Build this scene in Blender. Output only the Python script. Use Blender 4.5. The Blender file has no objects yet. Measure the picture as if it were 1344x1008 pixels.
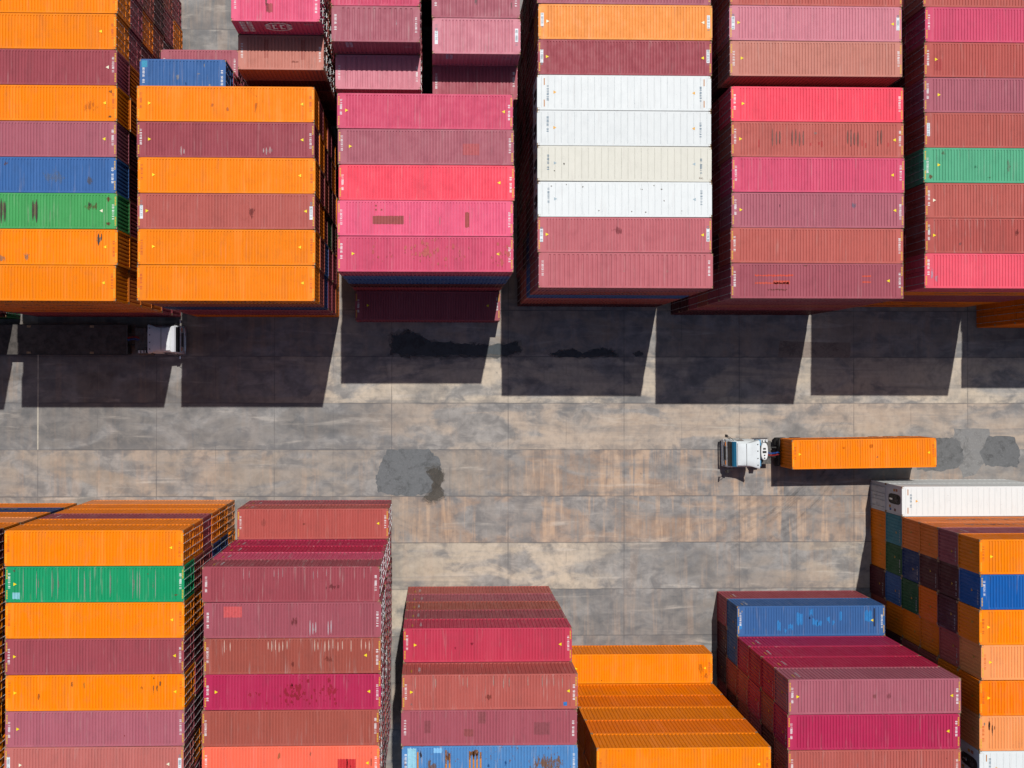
import bpy, bmesh, math, random
from mathutils import Vector, Matrix
random.seed(7)
S = bpy.context.scene
COL = S.collection
PI = math.pi

# ------------------------------------------------------------------ colours
def lin(c):
    c = c / 255.0
    return c / 12.92 if c <= 0.04045 else ((c + 0.055) / 1.055) ** 2.4
def alb(rgb, k=0.79):
    """paint colour as it looks in full sun -> base colour"""
    return tuple(min(0.86, lin(v) * k) for v in rgb)

PAL = {
    'O': ((255, 138, 0), 'orange'), 'o': ((255, 126, 0), 'deep orange'), 'F': ((250, 138, 52), 'faded orange'),
    'P': ((252, 160, 96), 'pale peach'), 'A': ((255, 160, 78), 'light apricot'),
    'M': ((166, 78, 88), 'maroon'), 'V': ((178, 100, 114), 'dusty mauve'), 'W': ((170, 88, 100), 'plum red'),
    'B': ((190, 98, 90), 'brick brown'), 'N': ((172, 88, 76), 'rust brown'), 'T': ((204, 132, 118), 'pale terracotta'),
    'R': ((255, 82, 104), 'bright red'), 'G': ((214, 82, 114), 'magenta'), 'K': ((236, 96, 132), 'pink'),
    'C': ((188, 46, 88), 'crimson'), 'D': ((192, 40, 78), 'deep crimson'), 'I': ((212, 132, 146), 'pale pink'),
    'L': ((62, 106, 166), 'blue'), 'l': ((22, 94, 172), 'strong blue'), 'Y': ((40, 66, 120), 'navy'),
    'E': ((76, 168, 96), 'green'), 'e': ((28, 160, 106), 'sea green'), 'J': ((92, 176, 136), 'mint green'),
    'd': ((46, 100, 62), 'dark green'), 'q': ((70, 150, 165), 'teal'),
    'H': ((230, 234, 234), 'white'), 'h': ((226, 224, 212), 'cream white'),
    'S': ((202, 116, 110), 'salmon'), 'c': ((252, 114, 88), 'coral'), 'b': ((86, 142, 200), 'sky blue'),
    'r': ((188, 92, 86), 'brick red'), 'X': ((104, 50, 56), 'dark maroon'), 'z': ((200, 62, 88), 'rose red'),
    'y': ((194, 106, 114), 'rosy mauve'), 'k': ((240, 92, 112), 'salmon pink'),
}

# ------------------------------------------------------------------ node helpers
def new_mat(name):
    m = bpy.data.materials.new(name)
    m.use_nodes = True
    nt = m.node_tree
    nt.nodes.clear()
    return m, nt
def N(nt, kind, **kw):
    n = nt.nodes.new(kind)
    for k, v in kw.items():
        if k in n.inputs.keys() if hasattr(n.inputs, 'keys') else False:
            n.inputs[k].default_value = v
        else:
            setattr(n, k, v)
    return n
def math_node(nt, op, a, b=None, clamp=False):
    n = nt.nodes.new('ShaderNodeMath'); n.operation = op; n.use_clamp = clamp
    for i, v in enumerate((a, b)):
        if v is None: continue
        if isinstance(v, (int, float)): n.inputs[i].default_value = v
        else: nt.links.new(v, n.inputs[i])
    return n.outputs[0]
def mix(nt, fac, a, b, mode='MIX'):
    n = nt.nodes.new('ShaderNodeMix'); n.data_type = 'RGBA'; n.blend_type = mode
    n.clamp_factor = True
    for sock, v in ((n.inputs['Factor'], fac), (n.inputs[6], a), (n.inputs[7], b)):
        if isinstance(v, (int, float)): sock.default_value = v
        elif isinstance(v, tuple): sock.default_value = v if len(v) == 4 else (*v, 1)
        else: nt.links.new(v, sock)
    return n.outputs[2]
def noise(nt, vec, scale, detail=4, rough=0.55, dist=0.0):
    n = nt.nodes.new('ShaderNodeTexNoise')
    n.inputs['Scale'].default_value = scale; n.inputs['Detail'].default_value = detail
    n.inputs['Roughness'].default_value = rough; n.inputs['Distortion'].default_value = dist
    nt.links.new(vec, n.inputs['Vector'])
    return n.outputs['Fac']
def ramp(nt, v, a, b, to0=0.0, to1=1.0):
    n = nt.nodes.new('ShaderNodeMapRange'); n.interpolation_type = 'SMOOTHSTEP'
    for i, x in enumerate((v, a, b, to0, to1)):
        if isinstance(x, (int, float)): n.inputs[i].default_value = x
        else: nt.links.new(x, n.inputs[i])
    return n.outputs[0]
def scaled(nt, vec, s, off=None):
    n = nt.nodes.new('ShaderNodeVectorMath'); n.operation = 'MULTIPLY'
    nt.links.new(vec, n.inputs[0]); n.inputs[1].default_value = s
    return n.outputs[0]
def finish(nt, color, rough=0.5, metal=0.0, spec=0.35, normal=None, alpha=None):
    b = nt.nodes.new('ShaderNodeBsdfPrincipled'); o = nt.nodes.new('ShaderNodeOutputMaterial')
    for name, v in (('Base Color', color), ('Roughness', rough), ('Metallic', metal), ('Specular IOR Level', spec), ('Normal', normal), ('Alpha', alpha)):
        if v is None: continue
        s = b.inputs[name]
        if isinstance(v, (int, float)): s.default_value = v
        elif isinstance(v, tuple): s.default_value = (*v[:3], 1)
        else: nt.links.new(v, s)
    nt.links.new(b.outputs[0], o.inputs[0])
    return b
def rnd_coords(nt):
    oi = nt.nodes.new('ShaderNodeObjectInfo'); tc = nt.nodes.new('ShaderNodeTexCoord')
    off = nt.nodes.new('ShaderNodeVectorMath'); off.operation = 'SCALE'
    off.inputs[0].default_value = (61.7, 37.1, 23.3); nt.links.new(oi.outputs['Random'], off.inputs['Scale'])
    add = nt.nodes.new('ShaderNodeVectorMath'); add.operation = 'ADD'
    nt.links.new(tc.outputs['Object'], add.inputs[0]); nt.links.new(off.outputs[0], add.inputs[1])
    return oi, tc, add.outputs[0]

# painted steel: colour and amount of wear (alpha) come from each object
def paint_material(name, streaky=True, attr=False, cloud=1.0):
    m, nt = new_mat(name)
    oi, tc, co = rnd_coords(nt)
    base, wear = oi.outputs['Color'], oi.outputs['Alpha']
    if attr:
        vc = nt.nodes.new('ShaderNodeVertexColor'); vc.layer_name = 'tint'
        base, wear = vc.outputs['Color'], vc.outputs['Alpha']
    hsv = nt.nodes.new('ShaderNodeHueSaturation'); nt.links.new(base, hsv.inputs['Color'])
    hsv.inputs['Saturation'].default_value = 0.965; hsv.inputs['Value'].default_value = 1.12
    n1 = noise(nt, scaled(nt, co, (0.35, 0.6, 0.6)), 1.0, 4)
    fade = ramp(nt, n1, 0.42, 0.75, 0.0, 0.22 * cloud)
    c = mix(nt, fade, base, hsv.outputs[0])
    n2 = noise(nt, scaled(nt, co, (1.6, 1.2, 1.2)), 1.0, 6, 0.65)
    dk = nt.nodes.new('ShaderNodeHueSaturation'); nt.links.new(base, dk.inputs['Color'])
    dk.inputs['Value'].default_value = 0.72; dk.inputs['Saturation'].default_value = 0.95
    c = mix(nt, ramp(nt, n2, 0.48, 0.72, 0.0, 0.34 * cloud), c, dk.outputs[0])
    if streaky:
        n3 = noise(nt, scaled(nt, co, (4.8, 0.35, 0.35)), 1.0, 3, 0.6)
        st = math_node(nt, 'MULTIPLY', ramp(nt, n3, 0.56, 0.78), wear)
        c = mix(nt, math_node(nt, 'MULTIPLY', st, 0.75), c, (0.42, 0.36, 0.33))
        n4 = noise(nt, scaled(nt, co, (4.8, 0.7, 0.7)), 1.3, 3, 0.6)
        c = mix(nt, math_node(nt, 'MULTIPLY', ramp(nt, n4, 0.55, 0.8), 0.30), c, dk.outputs[0])
    n7 = noise(nt, scaled(nt, co, (1.1, .12, .12)), 1.0, 4, .6, .3)
    c = mix(nt, ramp(nt, n7, .52, .66, 0, .42 * cloud), c, hsv.outputs[0])
    c = mix(nt, ramp(nt, n7, .46, .34, 0, .30 * cloud), c, dk.outputs[0])
    # small dirt specks and rust where paint has gone
    n5 = noise(nt, scaled(nt, co, (1.0, 0.7, 0.7)), 4.5, 8, 0.7)
    thr = math_node(nt, 'SUBTRACT', 0.80, math_node(nt, 'MULTIPLY', wear, 0.22))
    rust = ramp(nt, n5, thr, math_node(nt, 'ADD', thr, 0.05))
    rc = mix(nt, noise(nt, co, 9.0, 4), (0.075, 0.03, 0.018), (0.24, 0.10, 0.045))
    c = mix(nt, math_node(nt, 'MULTIPLY', rust, 0.85), c, rc)
    n6 = noise(nt, co, 14.0, 2)
    c = mix(nt, ramp(nt, n6, 0.70, 0.78, 0.0, 0.55), c, (0.05, 0.04, 0.04))
    rough = ramp(nt, n2, 0.3, 0.8, 0.42, 0.68)
    finish(nt, c, rough, 0.0, 0.12)
    return m
PAINT = paint_material('container_paint')
PAINT_WHITE = paint_material('reefer_paint', True, False, .22)
PLAIN = paint_material('vehicle_paint', False)
PAINT_MANY = paint_material('container_paint_many', True, True)

def marked_material(name, rough=0.55):
    """flat enamel, colour from the object, slightly worn off"""
    m, nt = new_mat(name)
    oi, tc, co = rnd_coords(nt)
    n = noise(nt, co, 6.0, 5, 0.7)
    dk = nt.nodes.new('ShaderNodeHueSaturation'); nt.links.new(oi.outputs['Color'], dk.inputs['Color']); dk.inputs['Value'].default_value = 0.72
    finish(nt, mix(nt, ramp(nt, n, 0.45, 0.7, 0.0, 0.8), oi.outputs['Color'], dk.outputs[0]), rough)
    return m
MARK = marked_material('marking_paint')

def stain_material(name):
    """blotchy deposit with a broken outline; colour and strength from the object"""
    m, nt = new_mat(name)
    oi, tc, co = rnd_coords(nt)
    sub = nt.nodes.new('ShaderNodeVectorMath'); sub.operation = 'SUBTRACT'
    nt.links.new(tc.outputs['Generated'], sub.inputs[0]); sub.inputs[1].default_value = (0.5, 0.5, 0.5)
    fl = nt.nodes.new('ShaderNodeVectorMath'); fl.operation = 'MULTIPLY'
    nt.links.new(sub.outputs[0], fl.inputs[0]); fl.inputs[1].default_value = (2, 2, 0)
    ln = nt.nodes.new('ShaderNodeVectorMath'); ln.operation = 'LENGTH'; nt.links.new(fl.outputs[0], ln.inputs[0])
    edge = ramp(nt, ln.outputs['Value'], 0.0, 1.1, 0.15, -0.32)
    n = noise(nt, scaled(nt, co, (4.6, 2.2, 1.0)), 1.0, 9, 0.74, .5)
    n1 = noise(nt, scaled(nt, co, (9.0, 1.0, 1.0)), 1.0, 5, 0.7)
    v = math_node(nt, 'ADD', math_node(nt, 'MULTIPLY', n, .62), math_node(nt, 'MULTIPLY', n1, .38))
    v = math_node(nt, 'ADD', math_node(nt, 'MULTIPLY', math_node(nt, 'SUBTRACT', v, .5), 2.1), .5)
    a = ramp(nt, math_node(nt, 'ADD', v, edge), 0.49, 0.60)
    a = math_node(nt, 'MULTIPLY', a, oi.outputs['Alpha'])
    n2 = noise(nt, co, 5.0, 5)
    dk = nt.nodes.new('ShaderNodeHueSaturation'); nt.links.new(oi.outputs['Color'], dk.inputs['Color']); dk.inputs['Value'].default_value = 0.6
    finish(nt, mix(nt, n2, oi.outputs['Color'], dk.outputs[0]), 0.75, 0, 0.2, None, a)
    return m
STAIN = stain_material('weathered_stain')

def simple(name, col, rough=0.5, metal=0.0, var=0.35, scale=5.0, spec=0.4):
    m, nt = new_mat(name)
    oi, tc, co = rnd_coords(nt)
    n = noise(nt, co, scale, 6, 0.65)
    finish(nt, mix(nt, ramp(nt, n, 0.35, 0.7), col, tuple(v * (1 - var) for v in col)), rough, metal, spec)
    return m
CAST = simple('casting_steel', (0.46, 0.31, 0.18), 0.8, 0.0, 0.6, 9)
BRIGHT = simple('zinc_steel', (0.74, 0.75, 0.77), 0.45, 0.1, 0.4, 9)
GALV = simple('galvanised_steel', (0.5, 0.51, 0.53), 0.5, 0.2, 0.4, 8)
RUBBER = simple('black_rubber', (0.018, 0.018, 0.019), 0.8)
BLACK = simple('black_steel', (0.022, 0.021, 0.021), 0.6)
GREYST = simple('grey_steel', (0.11, 0.105, 0.10), 0.6, 0.0, 0.5)
DECK = simple('trailer_deck_steel', (0.085, 0.075, 0.068), 0.75, 0.0, 0.6, 1.6)
GLASS = simple('dark_glass', (0.02, 0.022, 0.026), 0.08, 0.0, 0.1, 2, 0.6)
CHROME = simple('polished_metal', (0.70, 0.71, 0.73), 0.22, 0.9, 0.1)
FLOORP = simple('plywood_floor', (0.18, 0.11, 0.06), 0.8)
AMBER = simple('amber_lens', (0.75, 0.22, 0.02), 0.2)
LENS = simple('clear_lens', (0.72, 0.74, 0.76), 0.12)

# ------------------------------------------------------------------ mesh helpers
class MB:
    def __init__(s): s.v = []; s.f = []; s.mi = []
    def quad(s, a, b, c, d, mi=0):
        i = len(s.v); s.v += [a, b, c, d]; s.f.append((i, i + 1, i + 2, i + 3)); s.mi.append(mi)
    def box(s, x0, x1, y0, y1, z0, z1, mi=0):
        i = len(s.v)
        s.v += [(x, y, z) for z in (z0, z1) for y in (y0, y1) for x in (x0, x1)]
        for f in ((0, 2, 3, 1), (4, 5, 7, 6), (0, 1, 5, 4), (2, 6, 7, 3), (0, 4, 6, 2), (1, 3, 7, 5)):
            s.f.append(tuple(i + k for k in f)); s.mi.append(mi)
        return s
    def grid(s, rows, mi=0, closed=False):
        """rows of points of equal length -> quads"""
        n = len(rows[0]); i = len(s.v)
        for r in rows: s.v += r
        for a in range(len(rows) - 1):
            for b in range(n - (0 if closed else 1)):
                b2 = (b + 1) % n
                s.f.append((i + a * n + b, i + a * n + b2, i + (a + 1) * n + b2, i + (a + 1) * n + b)); s.mi.append(mi)
        return s
    def tube(s, pts, r, seg=8, mi=0, caps=True):
        pts = [Vector(p) for p in pts]; rows = []
        for k, p in enumerate(pts):
            t = (pts[min(k + 1, len(pts) - 1)] - pts[max(k - 1, 0)]).normalized()
            up = Vector((0, 0, 1)) if abs(t.z) < 0.9 else Vector((1, 0, 0))
            u = t.cross(up).normalized(); w = t.cross(u)
            rr = r[k] if isinstance(r, (list, tuple)) else r
            rows.append([tuple(p + (u * math.cos(a) + w * math.sin(a)) * rr) for a in [2 * PI * q / seg for q in range(seg)]])
        i0 = len(s.v)
        s.grid(rows, mi, True)
        if caps:
            n = len(rows)
            s.f.append(tuple(i0 + q for q in range(seg))); s.mi.append(mi)
            s.f.append(tuple(i0 + (n - 1) * seg + q for q in reversed(range(seg)))); s.mi.append(mi)
        return s
    def lathe_y(s, cx, cz, prof, seg=24, mi=0):
        """prof = [(y, r)...] revolved about the y direction"""
        s.grid([[(cx + r * math.cos(2 * PI * q / seg), y, cz + r * math.sin(2 * PI * q / seg)) for q in range(seg)] for y, r in prof], mi, True)
        return s
    def prism(s, poly, y0, y1, mi=0):
        """poly of (x,z), extruded along y; y0/y1 may be functions of the vertex index"""
        i = len(s.v); n = len(poly)
        f0 = y0 if callable(y0) else (lambda k: y0); f1 = y1 if callable(y1) else (lambda k: y1)
        s.v += [(x, f0(k), z) for k, (x, z) in enumerate(poly)] + [(x, f1(k), z) for k, (x, z) in enumerate(poly)]
        s.f.append(tuple(range(i, i + n))); s.mi.append(mi)
        s.f.append(tuple(range(i + 2 * n - 1, i + n - 1, -1))); s.mi.append(mi)
        for k in range(n):
            k2 = (k + 1) % n
            s.f.append((i + k2, i + k, i + n + k, i + n + k2)); s.mi.append(mi)
        return s
    def mesh(s, name, mats, bevel=0.0, smooth=False, segs=2):
        me = bpy.data.meshes.new(name)
        me.from_pydata(s.v, [], s.f)
        for m in (mats if isinstance(mats, (list, tuple)) else [mats]): me.materials.append(m)
        me.polygons.foreach_set('material_index', s.mi)
        bm = bmesh.new(); bm.from_mesh(me)
        bmesh.ops.remove_doubles(bm, verts=bm.verts, dist=1e-5)
        if bevel:
            es = [e for e in bm.edges if len(e.link_faces) == 2 and e.calc_face_angle(0) > 0.5]
            bmesh.ops.bevel(bm, geom=es, offset=bevel, segments=segs, affect='EDGES', profile=0.6, clamp_overlap=True)
        bmesh.ops.recalc_face_normals(bm, faces=bm.faces)
        if smooth:
            for f in bm.faces: f.smooth = True
            for e in bm.edges:
                e.smooth = not (len(e.link_faces) == 2 and e.calc_face_angle(0) > 0.7)
        bm.to_mesh(me); bm.free()
        return me

def link(name, me, parent=None, color=None, loc=None, rot=None):
    o = bpy.data.objects.new(name, me); COL.objects.link(o)
    if parent: o.parent = parent
    if color: o.color = (*color[:3], color[3] if len(color) > 3 else 0.3)
    if loc: o.location = loc
    if rot: o.rotation_euler = rot
    return o
def tag(o, label, cat, group=None, kind=None):
    if label: o['label'] = label
    if cat: o['category'] = cat
    if group: o['group'] = group
    if kind: o['kind'] = kind
    return o
def structure(name, me):
    o = link(name, me); o['kind'] = 'structure'; return o

# ------------------------------------------------------------------ container kits
RIB_D = 0.045
def rib_profile(x0, x1, pitch, depth, rib=(.40, .54, .84)):
    n = max(1, round((x1 - x0) / pitch)); p = (x1 - x0) / n; out = [(x0, 0.0)]
    for k in range(n):
        a = x0 + k * p
        out += [(a + p * rib[0], 0.0), (a + p * rib[1], -depth), (a + p * rib[2], -depth), (a + p * .985, 0.0)]
    out.append((x1, 0.0))
    return out
class Kit: pass
def make_kit(L, H, pitch, kind='dry'):
    PT = PAINT_WHITE if kind == 'reefer' else PAINT
    k = Kit(); k.L, k.H = L, H; W = 2.438; hx, hy = L / 2, W / 2
    cl, cw, ch = .178, .162, .118
    # frame: rails, posts, headers, floor
    b = MB()
    for s in (-1, 1):
        y0, y1 = sorted((s * hy, s * (hy - .055)))
        b.box(-hx + cl, hx - cl, y0, y1, .015, .16)
        b.box(-hx + cl, hx - cl, y0, y1, H - .075, H - .013)
        for e in (-1, 1):
            x0, x1 = sorted((e * hx, e * (hx - .12))); b.box(x0, x1, *sorted((s * hy, s * (hy - .13))), ch, H - ch)
    for e in (-1, 1):
        x0, x1 = sorted((e * (hx - .004), e * (hx - .09)))
        b.box(x0, x1, -hy + cw, hy - cw, .015, .15); b.box(x0, x1, -hy + cw, hy - cw, H - .105, H - .013)
    b.box(-hx + .12, hx - .12, -hy + .06, hy - .06, .14, .155, 1)
    k.frame = b.mesh('frame_mesh', [PT, FLOORP])
    # corner casting with its slot
    b = MB().box(-cl / 2, cl / 2, -cw / 2, cw / 2, 0, ch)
    me = b.mesh('casting_mesh', CAST); bm = bmesh.new(); bm.from_mesh(me)
    for nz in (1, -1):
        f = [f for f in bm.faces if f.normal.z * nz > .9][0]
        bmesh.ops.inset_region(bm, faces=[f], thickness=.038)
        for v in f.verts: v.co.z -= nz * .055
    bm.to_mesh(me); bm.free(); k.casting = me; k.cast_off = (hx - cl / 2 + .002, hy - cw / 2 + .002)
    # roof
    b = MB(); zt = H - .010; fx = hx - (.52 if kind == 'dry' else .30)
    if kind == 'dry':
        prof = [(-hx + .06, 0.0)] + rib_profile(-fx, fx, pitch, RIB_D, (.50, .63, .855)) + [(hx - .06, 0.0)]
    else:
        prof = [(-hx + .06, 0.0)]; n = round(2 * fx / pitch); p = 2 * fx / n
        for q in range(n + 1):
            a = -fx + q * p; prof += [(a - .026, 0.0), (a, -.024), (a + .026, 0.0)]
        prof.append((hx - .06, 0.0))
    flat = [(x, 0.0) for x, z in prof]
    k.prof = prof; k.zt = zt
    e0, e1 = hy - .02, hy - .13
    b.grid([[(x, -e0, zt) for x, z in flat], [(x, -e1 - .02, zt) for x, z in flat], [(x, -e1 + .03, zt + z) for x, z in prof],
            [(x, e1 - .03, zt + z) for x, z in prof], [(x, e1 + .02, zt) for x, z in flat], [(x, e0, zt) for x, z in flat]])
    k.roof = b.mesh('roof_mesh', PT)
    # side panel (built for -y; the other side is turned round)
    b = MB()
    if kind == 'dry': sp = rib_profile(-hx + .12, hx - .12, .278, .050, (.34, .48, .86))
    else: sp = rib_profile(-hx + .12, hx - .12, .42, .012)
    b.grid([[(x, -hy + .006 - z, zz) for x, z in sp] for zz in (.16, H - .075)])
    k.side = b.mesh('side_panel_mesh', PT)
    # blind end (built at -x)
    b = MB(); ep = rib_profile(-hy + .13, hy - .13, .26, .045)
    b.grid([[(-hx + .02 - z, y, zz) for y, z in ep] for zz in (.15, H - .105)])
    k.end = b.mesh('end_panel_mesh', PAINT)
    # door leaf at +x, y from 0.01 to 1.08 (other leaf mirrored by its own mesh)
    k.door = []; k.rods = []
    for s in (-1, 1):
        b = MB(); ya, yb = sorted((s * .012, s * (hy - .132)))
        zz = [.16]; xx = [0.0]
        z0, z1 = .16, H - .115; n = 4; p = (z1 - z0) / n
        for q in range(n):
            a = z0 + q * p; zz += [a + .1, a + .14, a + p - .14, a + p - .1]; xx += [0, -.012, -.012, 0]
        zz.append(z1); xx.append(0.0)
        b.grid([[(hx - .035 + x, y, z) for x, z in zip(xx, zz)] for y in (ya + .06, yb - .06)])
        for y0, y1 in ((ya, ya + .06), (yb - .06, yb)): b.box(hx - .07, hx - .03, y0, y1, z0, z1)
        b.box(hx - .075, hx - .072, ya, yb, z0, z1, 1)
        k.door.append(b.mesh('door_mesh', [PAINT, RUBBER]))
        rr = []
        for q, yy in enumerate((.30, .86)):
            b = MB(); y = s * yy; x = hx + .004
            b.tube([(x, y, .06), (x, y, H - .05)], .019, 8)
            for z in (.45, H - .55): b.box(x - .03, x + .026, y - .05, y + .05, z, z + .05, 1)
            b.box(x + .01, x + .035, *sorted((y, y - s * .34)), 1.08 + .12 * q, 1.105 + .12 * q, 1)
            rr.append((b.mesh('lock_rod_mesh', [GALV, PAINT]), b.mesh('lock_rod_mesh', [BRIGHT, PAINT]), b.mesh('lock_rod_mesh', [BRIGHT, BRIGHT])))
        k.rods.append(rr)
    if kind == 'reefer':
        # machinery end at -x
        b = MB(); x = -hx + .055
        b.box(x - .035, x, -hy + .132, hy - .132, .16, H - .11)
        k.machine_panel = b.mesh('machinery_panel_mesh', PAINT, .008)
        b = MB(); poly = []
        for q in range(20):
            a = 2 * PI * q / 20; poly.append((.62 * math.copysign(abs(math.cos(a)) ** .55, math.cos(a)), .40 * math.copysign(abs(math.sin(a)) ** .6, math.sin(a))))
        rows = [[(x - .036 - d, py * sc + .05, 1.55 + pz * 1.6 * sc) for pz, py in poly] for d, sc in ((0, 1.08), (.03, 1.06), (.03, .98), (.004, .94))]
        b.grid(rows, 0, True); i = len(b.v) - 20; b.f.append(tuple(range(i, i + 20))); b.mi.append(0)
        k.fan_opening = b.mesh('fan_opening_mesh', BLACK)
        b = MB()
        for q in range(5):
            a = 2 * PI * q / 5
            b.quad((x - .06, .05, 1.95), (x - .06, .05 + .3 * math.cos(a), 1.95 + .3 * math.sin(a)), (x - .085, .05 + .3 * math.cos(a + .7), 1.95 + .3 * math.sin(a + .7)), (x - .085, .05 + .1 * math.cos(a + .9), 1.95 + .1 * math.sin(a + .9)))
        b.lathe_y(0, 0, [(0, 0.001)], 3)
        k.fan = b.mesh('fan_mesh', GREYST)
        k.control = MB().box(x - .085, x - .037, -.06, .10, .72, 1.24).mesh('control_box_mesh', CHROME, .01)
        k.plate = MB().box(x - .042, x - .0365, -.11, .11, -.16, .16).mesh('sticker_mesh', MARK)
    return k
def shift(x0, y0, z):
    a = random.Random(f'{x0:.1f}{y0:.1f}'); b = random.Random(f'{x0:.1f}{y0:.1f}{z:.1f}')
    return a.uniform(-.075, .075) + b.uniform(-.03, .03), math.radians(a.uniform(-.12, .12))
KIT = {'dry': make_kit(12.192, 2.905, .2090), 'wide': make_kit(12.192, 2.905, .330), 'short': make_kit(6.058, 2.600, .235),
       'shortwide': make_kit(6.058, 2.600, .37), 'reefer': make_kit(12.192, 2.905, .46, 'reefer')}
TIER, TIER20, PITCH = 2.92, 2.615, 2.475

# roof marks -------------------------------------------------------
def code_mesh(seed, two=False):
    """identification number: rows of small upright characters, read from the side"""
    r = random.Random(seed); b = MB(); y = -.50
    for q in range(12):
        if q == 4 or q == 10: y += .05
        h = .058
        for seg in ((0, 1), (1, 0), (1, 1), (0, 0), (2, 0)):
            if r.random() < .72:
                if seg[0] == 0: b.quad((-.075, y + seg[1] * .034, 0), (.075, y + seg[1] * .034, 0), (.075, y + seg[1] * .034 + .020, 0), (-.075, y + seg[1] * .034 + .020, 0))
                elif seg[0] == 1: b.quad((-.075 + seg[1] * .118, y + .021, 0), (-.043 + seg[1] * .118, y + .021, 0), (-.043 + seg[1] * .118, y + .033, 0), (-.075 + seg[1] * .118, y + .033, 0))
                else: b.quad((-.016, y + .021, 0), (.016, y + .021, 0), (.016, y + .033, 0), (-.016, y + .033, 0))
        y += h + .024
    return b.mesh('code_mesh', MARK)
CODES = [code_mesh(i) for i in range(5)]
def plate_mesh():
    b = MB(); b.quad((-.11, -.46, 0), (.11, -.46, 0), (.11, .46, 0), (-.11, .46, 0)); return b.mesh('code_plate_mesh', MARK)
PLATE = plate_mesh()
def triangle_mesh():
    b = MB(); i = 0
    b.v += [(-.10, -.115, 0), (.115, 0, 0), (-.10, .115, 0)]; b.f.append((0, 1, 2)); b.mi.append(0)
    return b.mesh('triangle_mesh', MARK)
TRI = triangle_mesh()
def dash_mesh():
    b = MB()
    for q in range(6):
        y = q * .105; b.quad((-.05, y, 0), (.05, y + .03, 0), (.05, y + .09, 0), (-.05, y + .06, 0))
    return b.mesh('hazard_stripe_mesh', MARK)
DASH = dash_mesh()
def bar_mesh():
    b = MB(); b.quad((-.035, 0, 0), (.035, 0, 0), (.035, .48, 0), (-.035, .48, 0)); return b.mesh('edge_stripe_mesh', MARK)
BAR = bar_mesh()
def lettering_mesh(seed, n=11, h=.62):
    """big lettering along a side, on the outer face of the ribs (built for -y)"""
    r = random.Random(seed); b = MB(); x = 0; y = -1.2225
    for q in range(n):
        if q == n // 2: x += .30; 
        w = r.choice((.36, .44, .50)); hh = h if q in (0, n // 2) or r.random() < .3 else h * .66
        b.quad((x, y, 0), (x + .11, y, 0), (x + .11, y, hh), (x, y, hh))
        b.quad((x + w - .11, y, 0), (x + w, y, 0), (x + w, y, hh * r.choice((.55, 1))), (x + w - .11, y, hh * .8))
        zz = hh * r.choice((.0, .4, .8)); b.quad((x + .11, y, zz), (x + w - .11, y, zz), (x + w - .11, y, zz + .11), (x + .11, y, zz + .11))
        x += w + .12
    for i, v in enumerate(b.v): b.v[i] = (v[0] - x / 2, v[1], v[2])
    return b.mesh('side_lettering_mesh', MARK)
LETTERS = [lettering_mesh(3), lettering_mesh(5), lettering_mesh(8, 9)]
def emblem_mesh():
    b = MB(); y = -1.2225
    for a0, a1 in ((20, 160), (200, 340)):
        pts = [math.radians(a0 + (a1 - a0) * q / 12) for q in range(13)]
        b.grid([[(1.0 * r * math.cos(a), y, .5 * r * math.sin(a) * 1.55) for a in pts] for r in (.86, 1.0)])
    for x0 in (-.42, .10):
        b.quad((x0, y, -.42), (x0 + .13, y, -.42), (x0 + .13, y, .42), (x0, y, .42))
        b.quad((x0 + .13, y, -.42), (x0 + .32, y, -.42), (x0 + .32, y, -.26), (x0 + .13, y, -.26))
        b.quad((x0 + .13, y, .26), (x0 + .32, y, .26), (x0 + .32, y, .42), (x0 + .13, y, .42))
    for s in (-1, 1):
        for q in range(3): b.quad((s * .55, y, -.3 + q * .24), (s * .92, y, -.28 + q * .24), (s * .92, y, -.16 + q * .24), (s * .55, y, -.18 + q * .24))
    return b.mesh('emblem_mesh', MARK)
EMBLEM = emblem_mesh()
def column_glyphs(seed):
    r = random.Random(seed); b = MB(); y = -1.2225
    for c in range(2):
        for q in range(4):
            x0 = c * .48; z0 = 1.5 - q * .5
            for k in range(3): b.quad((x0, y, z0 + k * .15), (x0 + .38, y, z0 + k * .15), (x0 + .38, y, z0 + k * .15 + .07), (x0, y, z0 + k * .15 + .07))
            xx = x0 + r.choice((.05, .15, .25)); b.quad((xx, y - .0015, z0 - .02), (xx + .08, y - .0015, z0 - .02), (xx + .08, y - .0015, z0 + .40), (xx, y - .0015, z0 + .40))
    return b.mesh('side_glyphs_mesh', MARK)
GLYPHS = column_glyphs(2)

WHITE, YEL, ORG, GREY = alb((250, 250, 250)), alb((255, 226, 10)), alb((214, 84, 20)), alb((150, 165, 175))
def decal(name, me, roof, L, zt, e, inset, col, y=0.0, turn=True):
    link(name, me, roof, col, (e * (L / 2 - inset), y, zt), (0, 0, 0 if e < 0 or not turn else PI))
def lens(roof, kit, x0, x1, y0, y1, col):
    b = MB(); n = 8; z = kit.zt + .006; r = random.Random(round(x0 * 71 + y0 * 19)); mid = (x0 + x1) / 2; w = (x1 - x0) / 2
    rows = [[], []]
    for q in range(n + 1):
        t = q / n; ww = w * (math.sin(PI * min(1, max(0, t))) ** .45) * r.uniform(.8, 1.05) if 0 < q < n else w * .15
        rows[0].append((mid - ww, y0 + (y1 - y0) * t, z)); rows[1].append((mid + ww, y0 + (y1 - y0) * t, z))
    b.grid(rows); return link('dent_mark', b.mesh('dent_mesh', MARK), roof, col)
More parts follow.
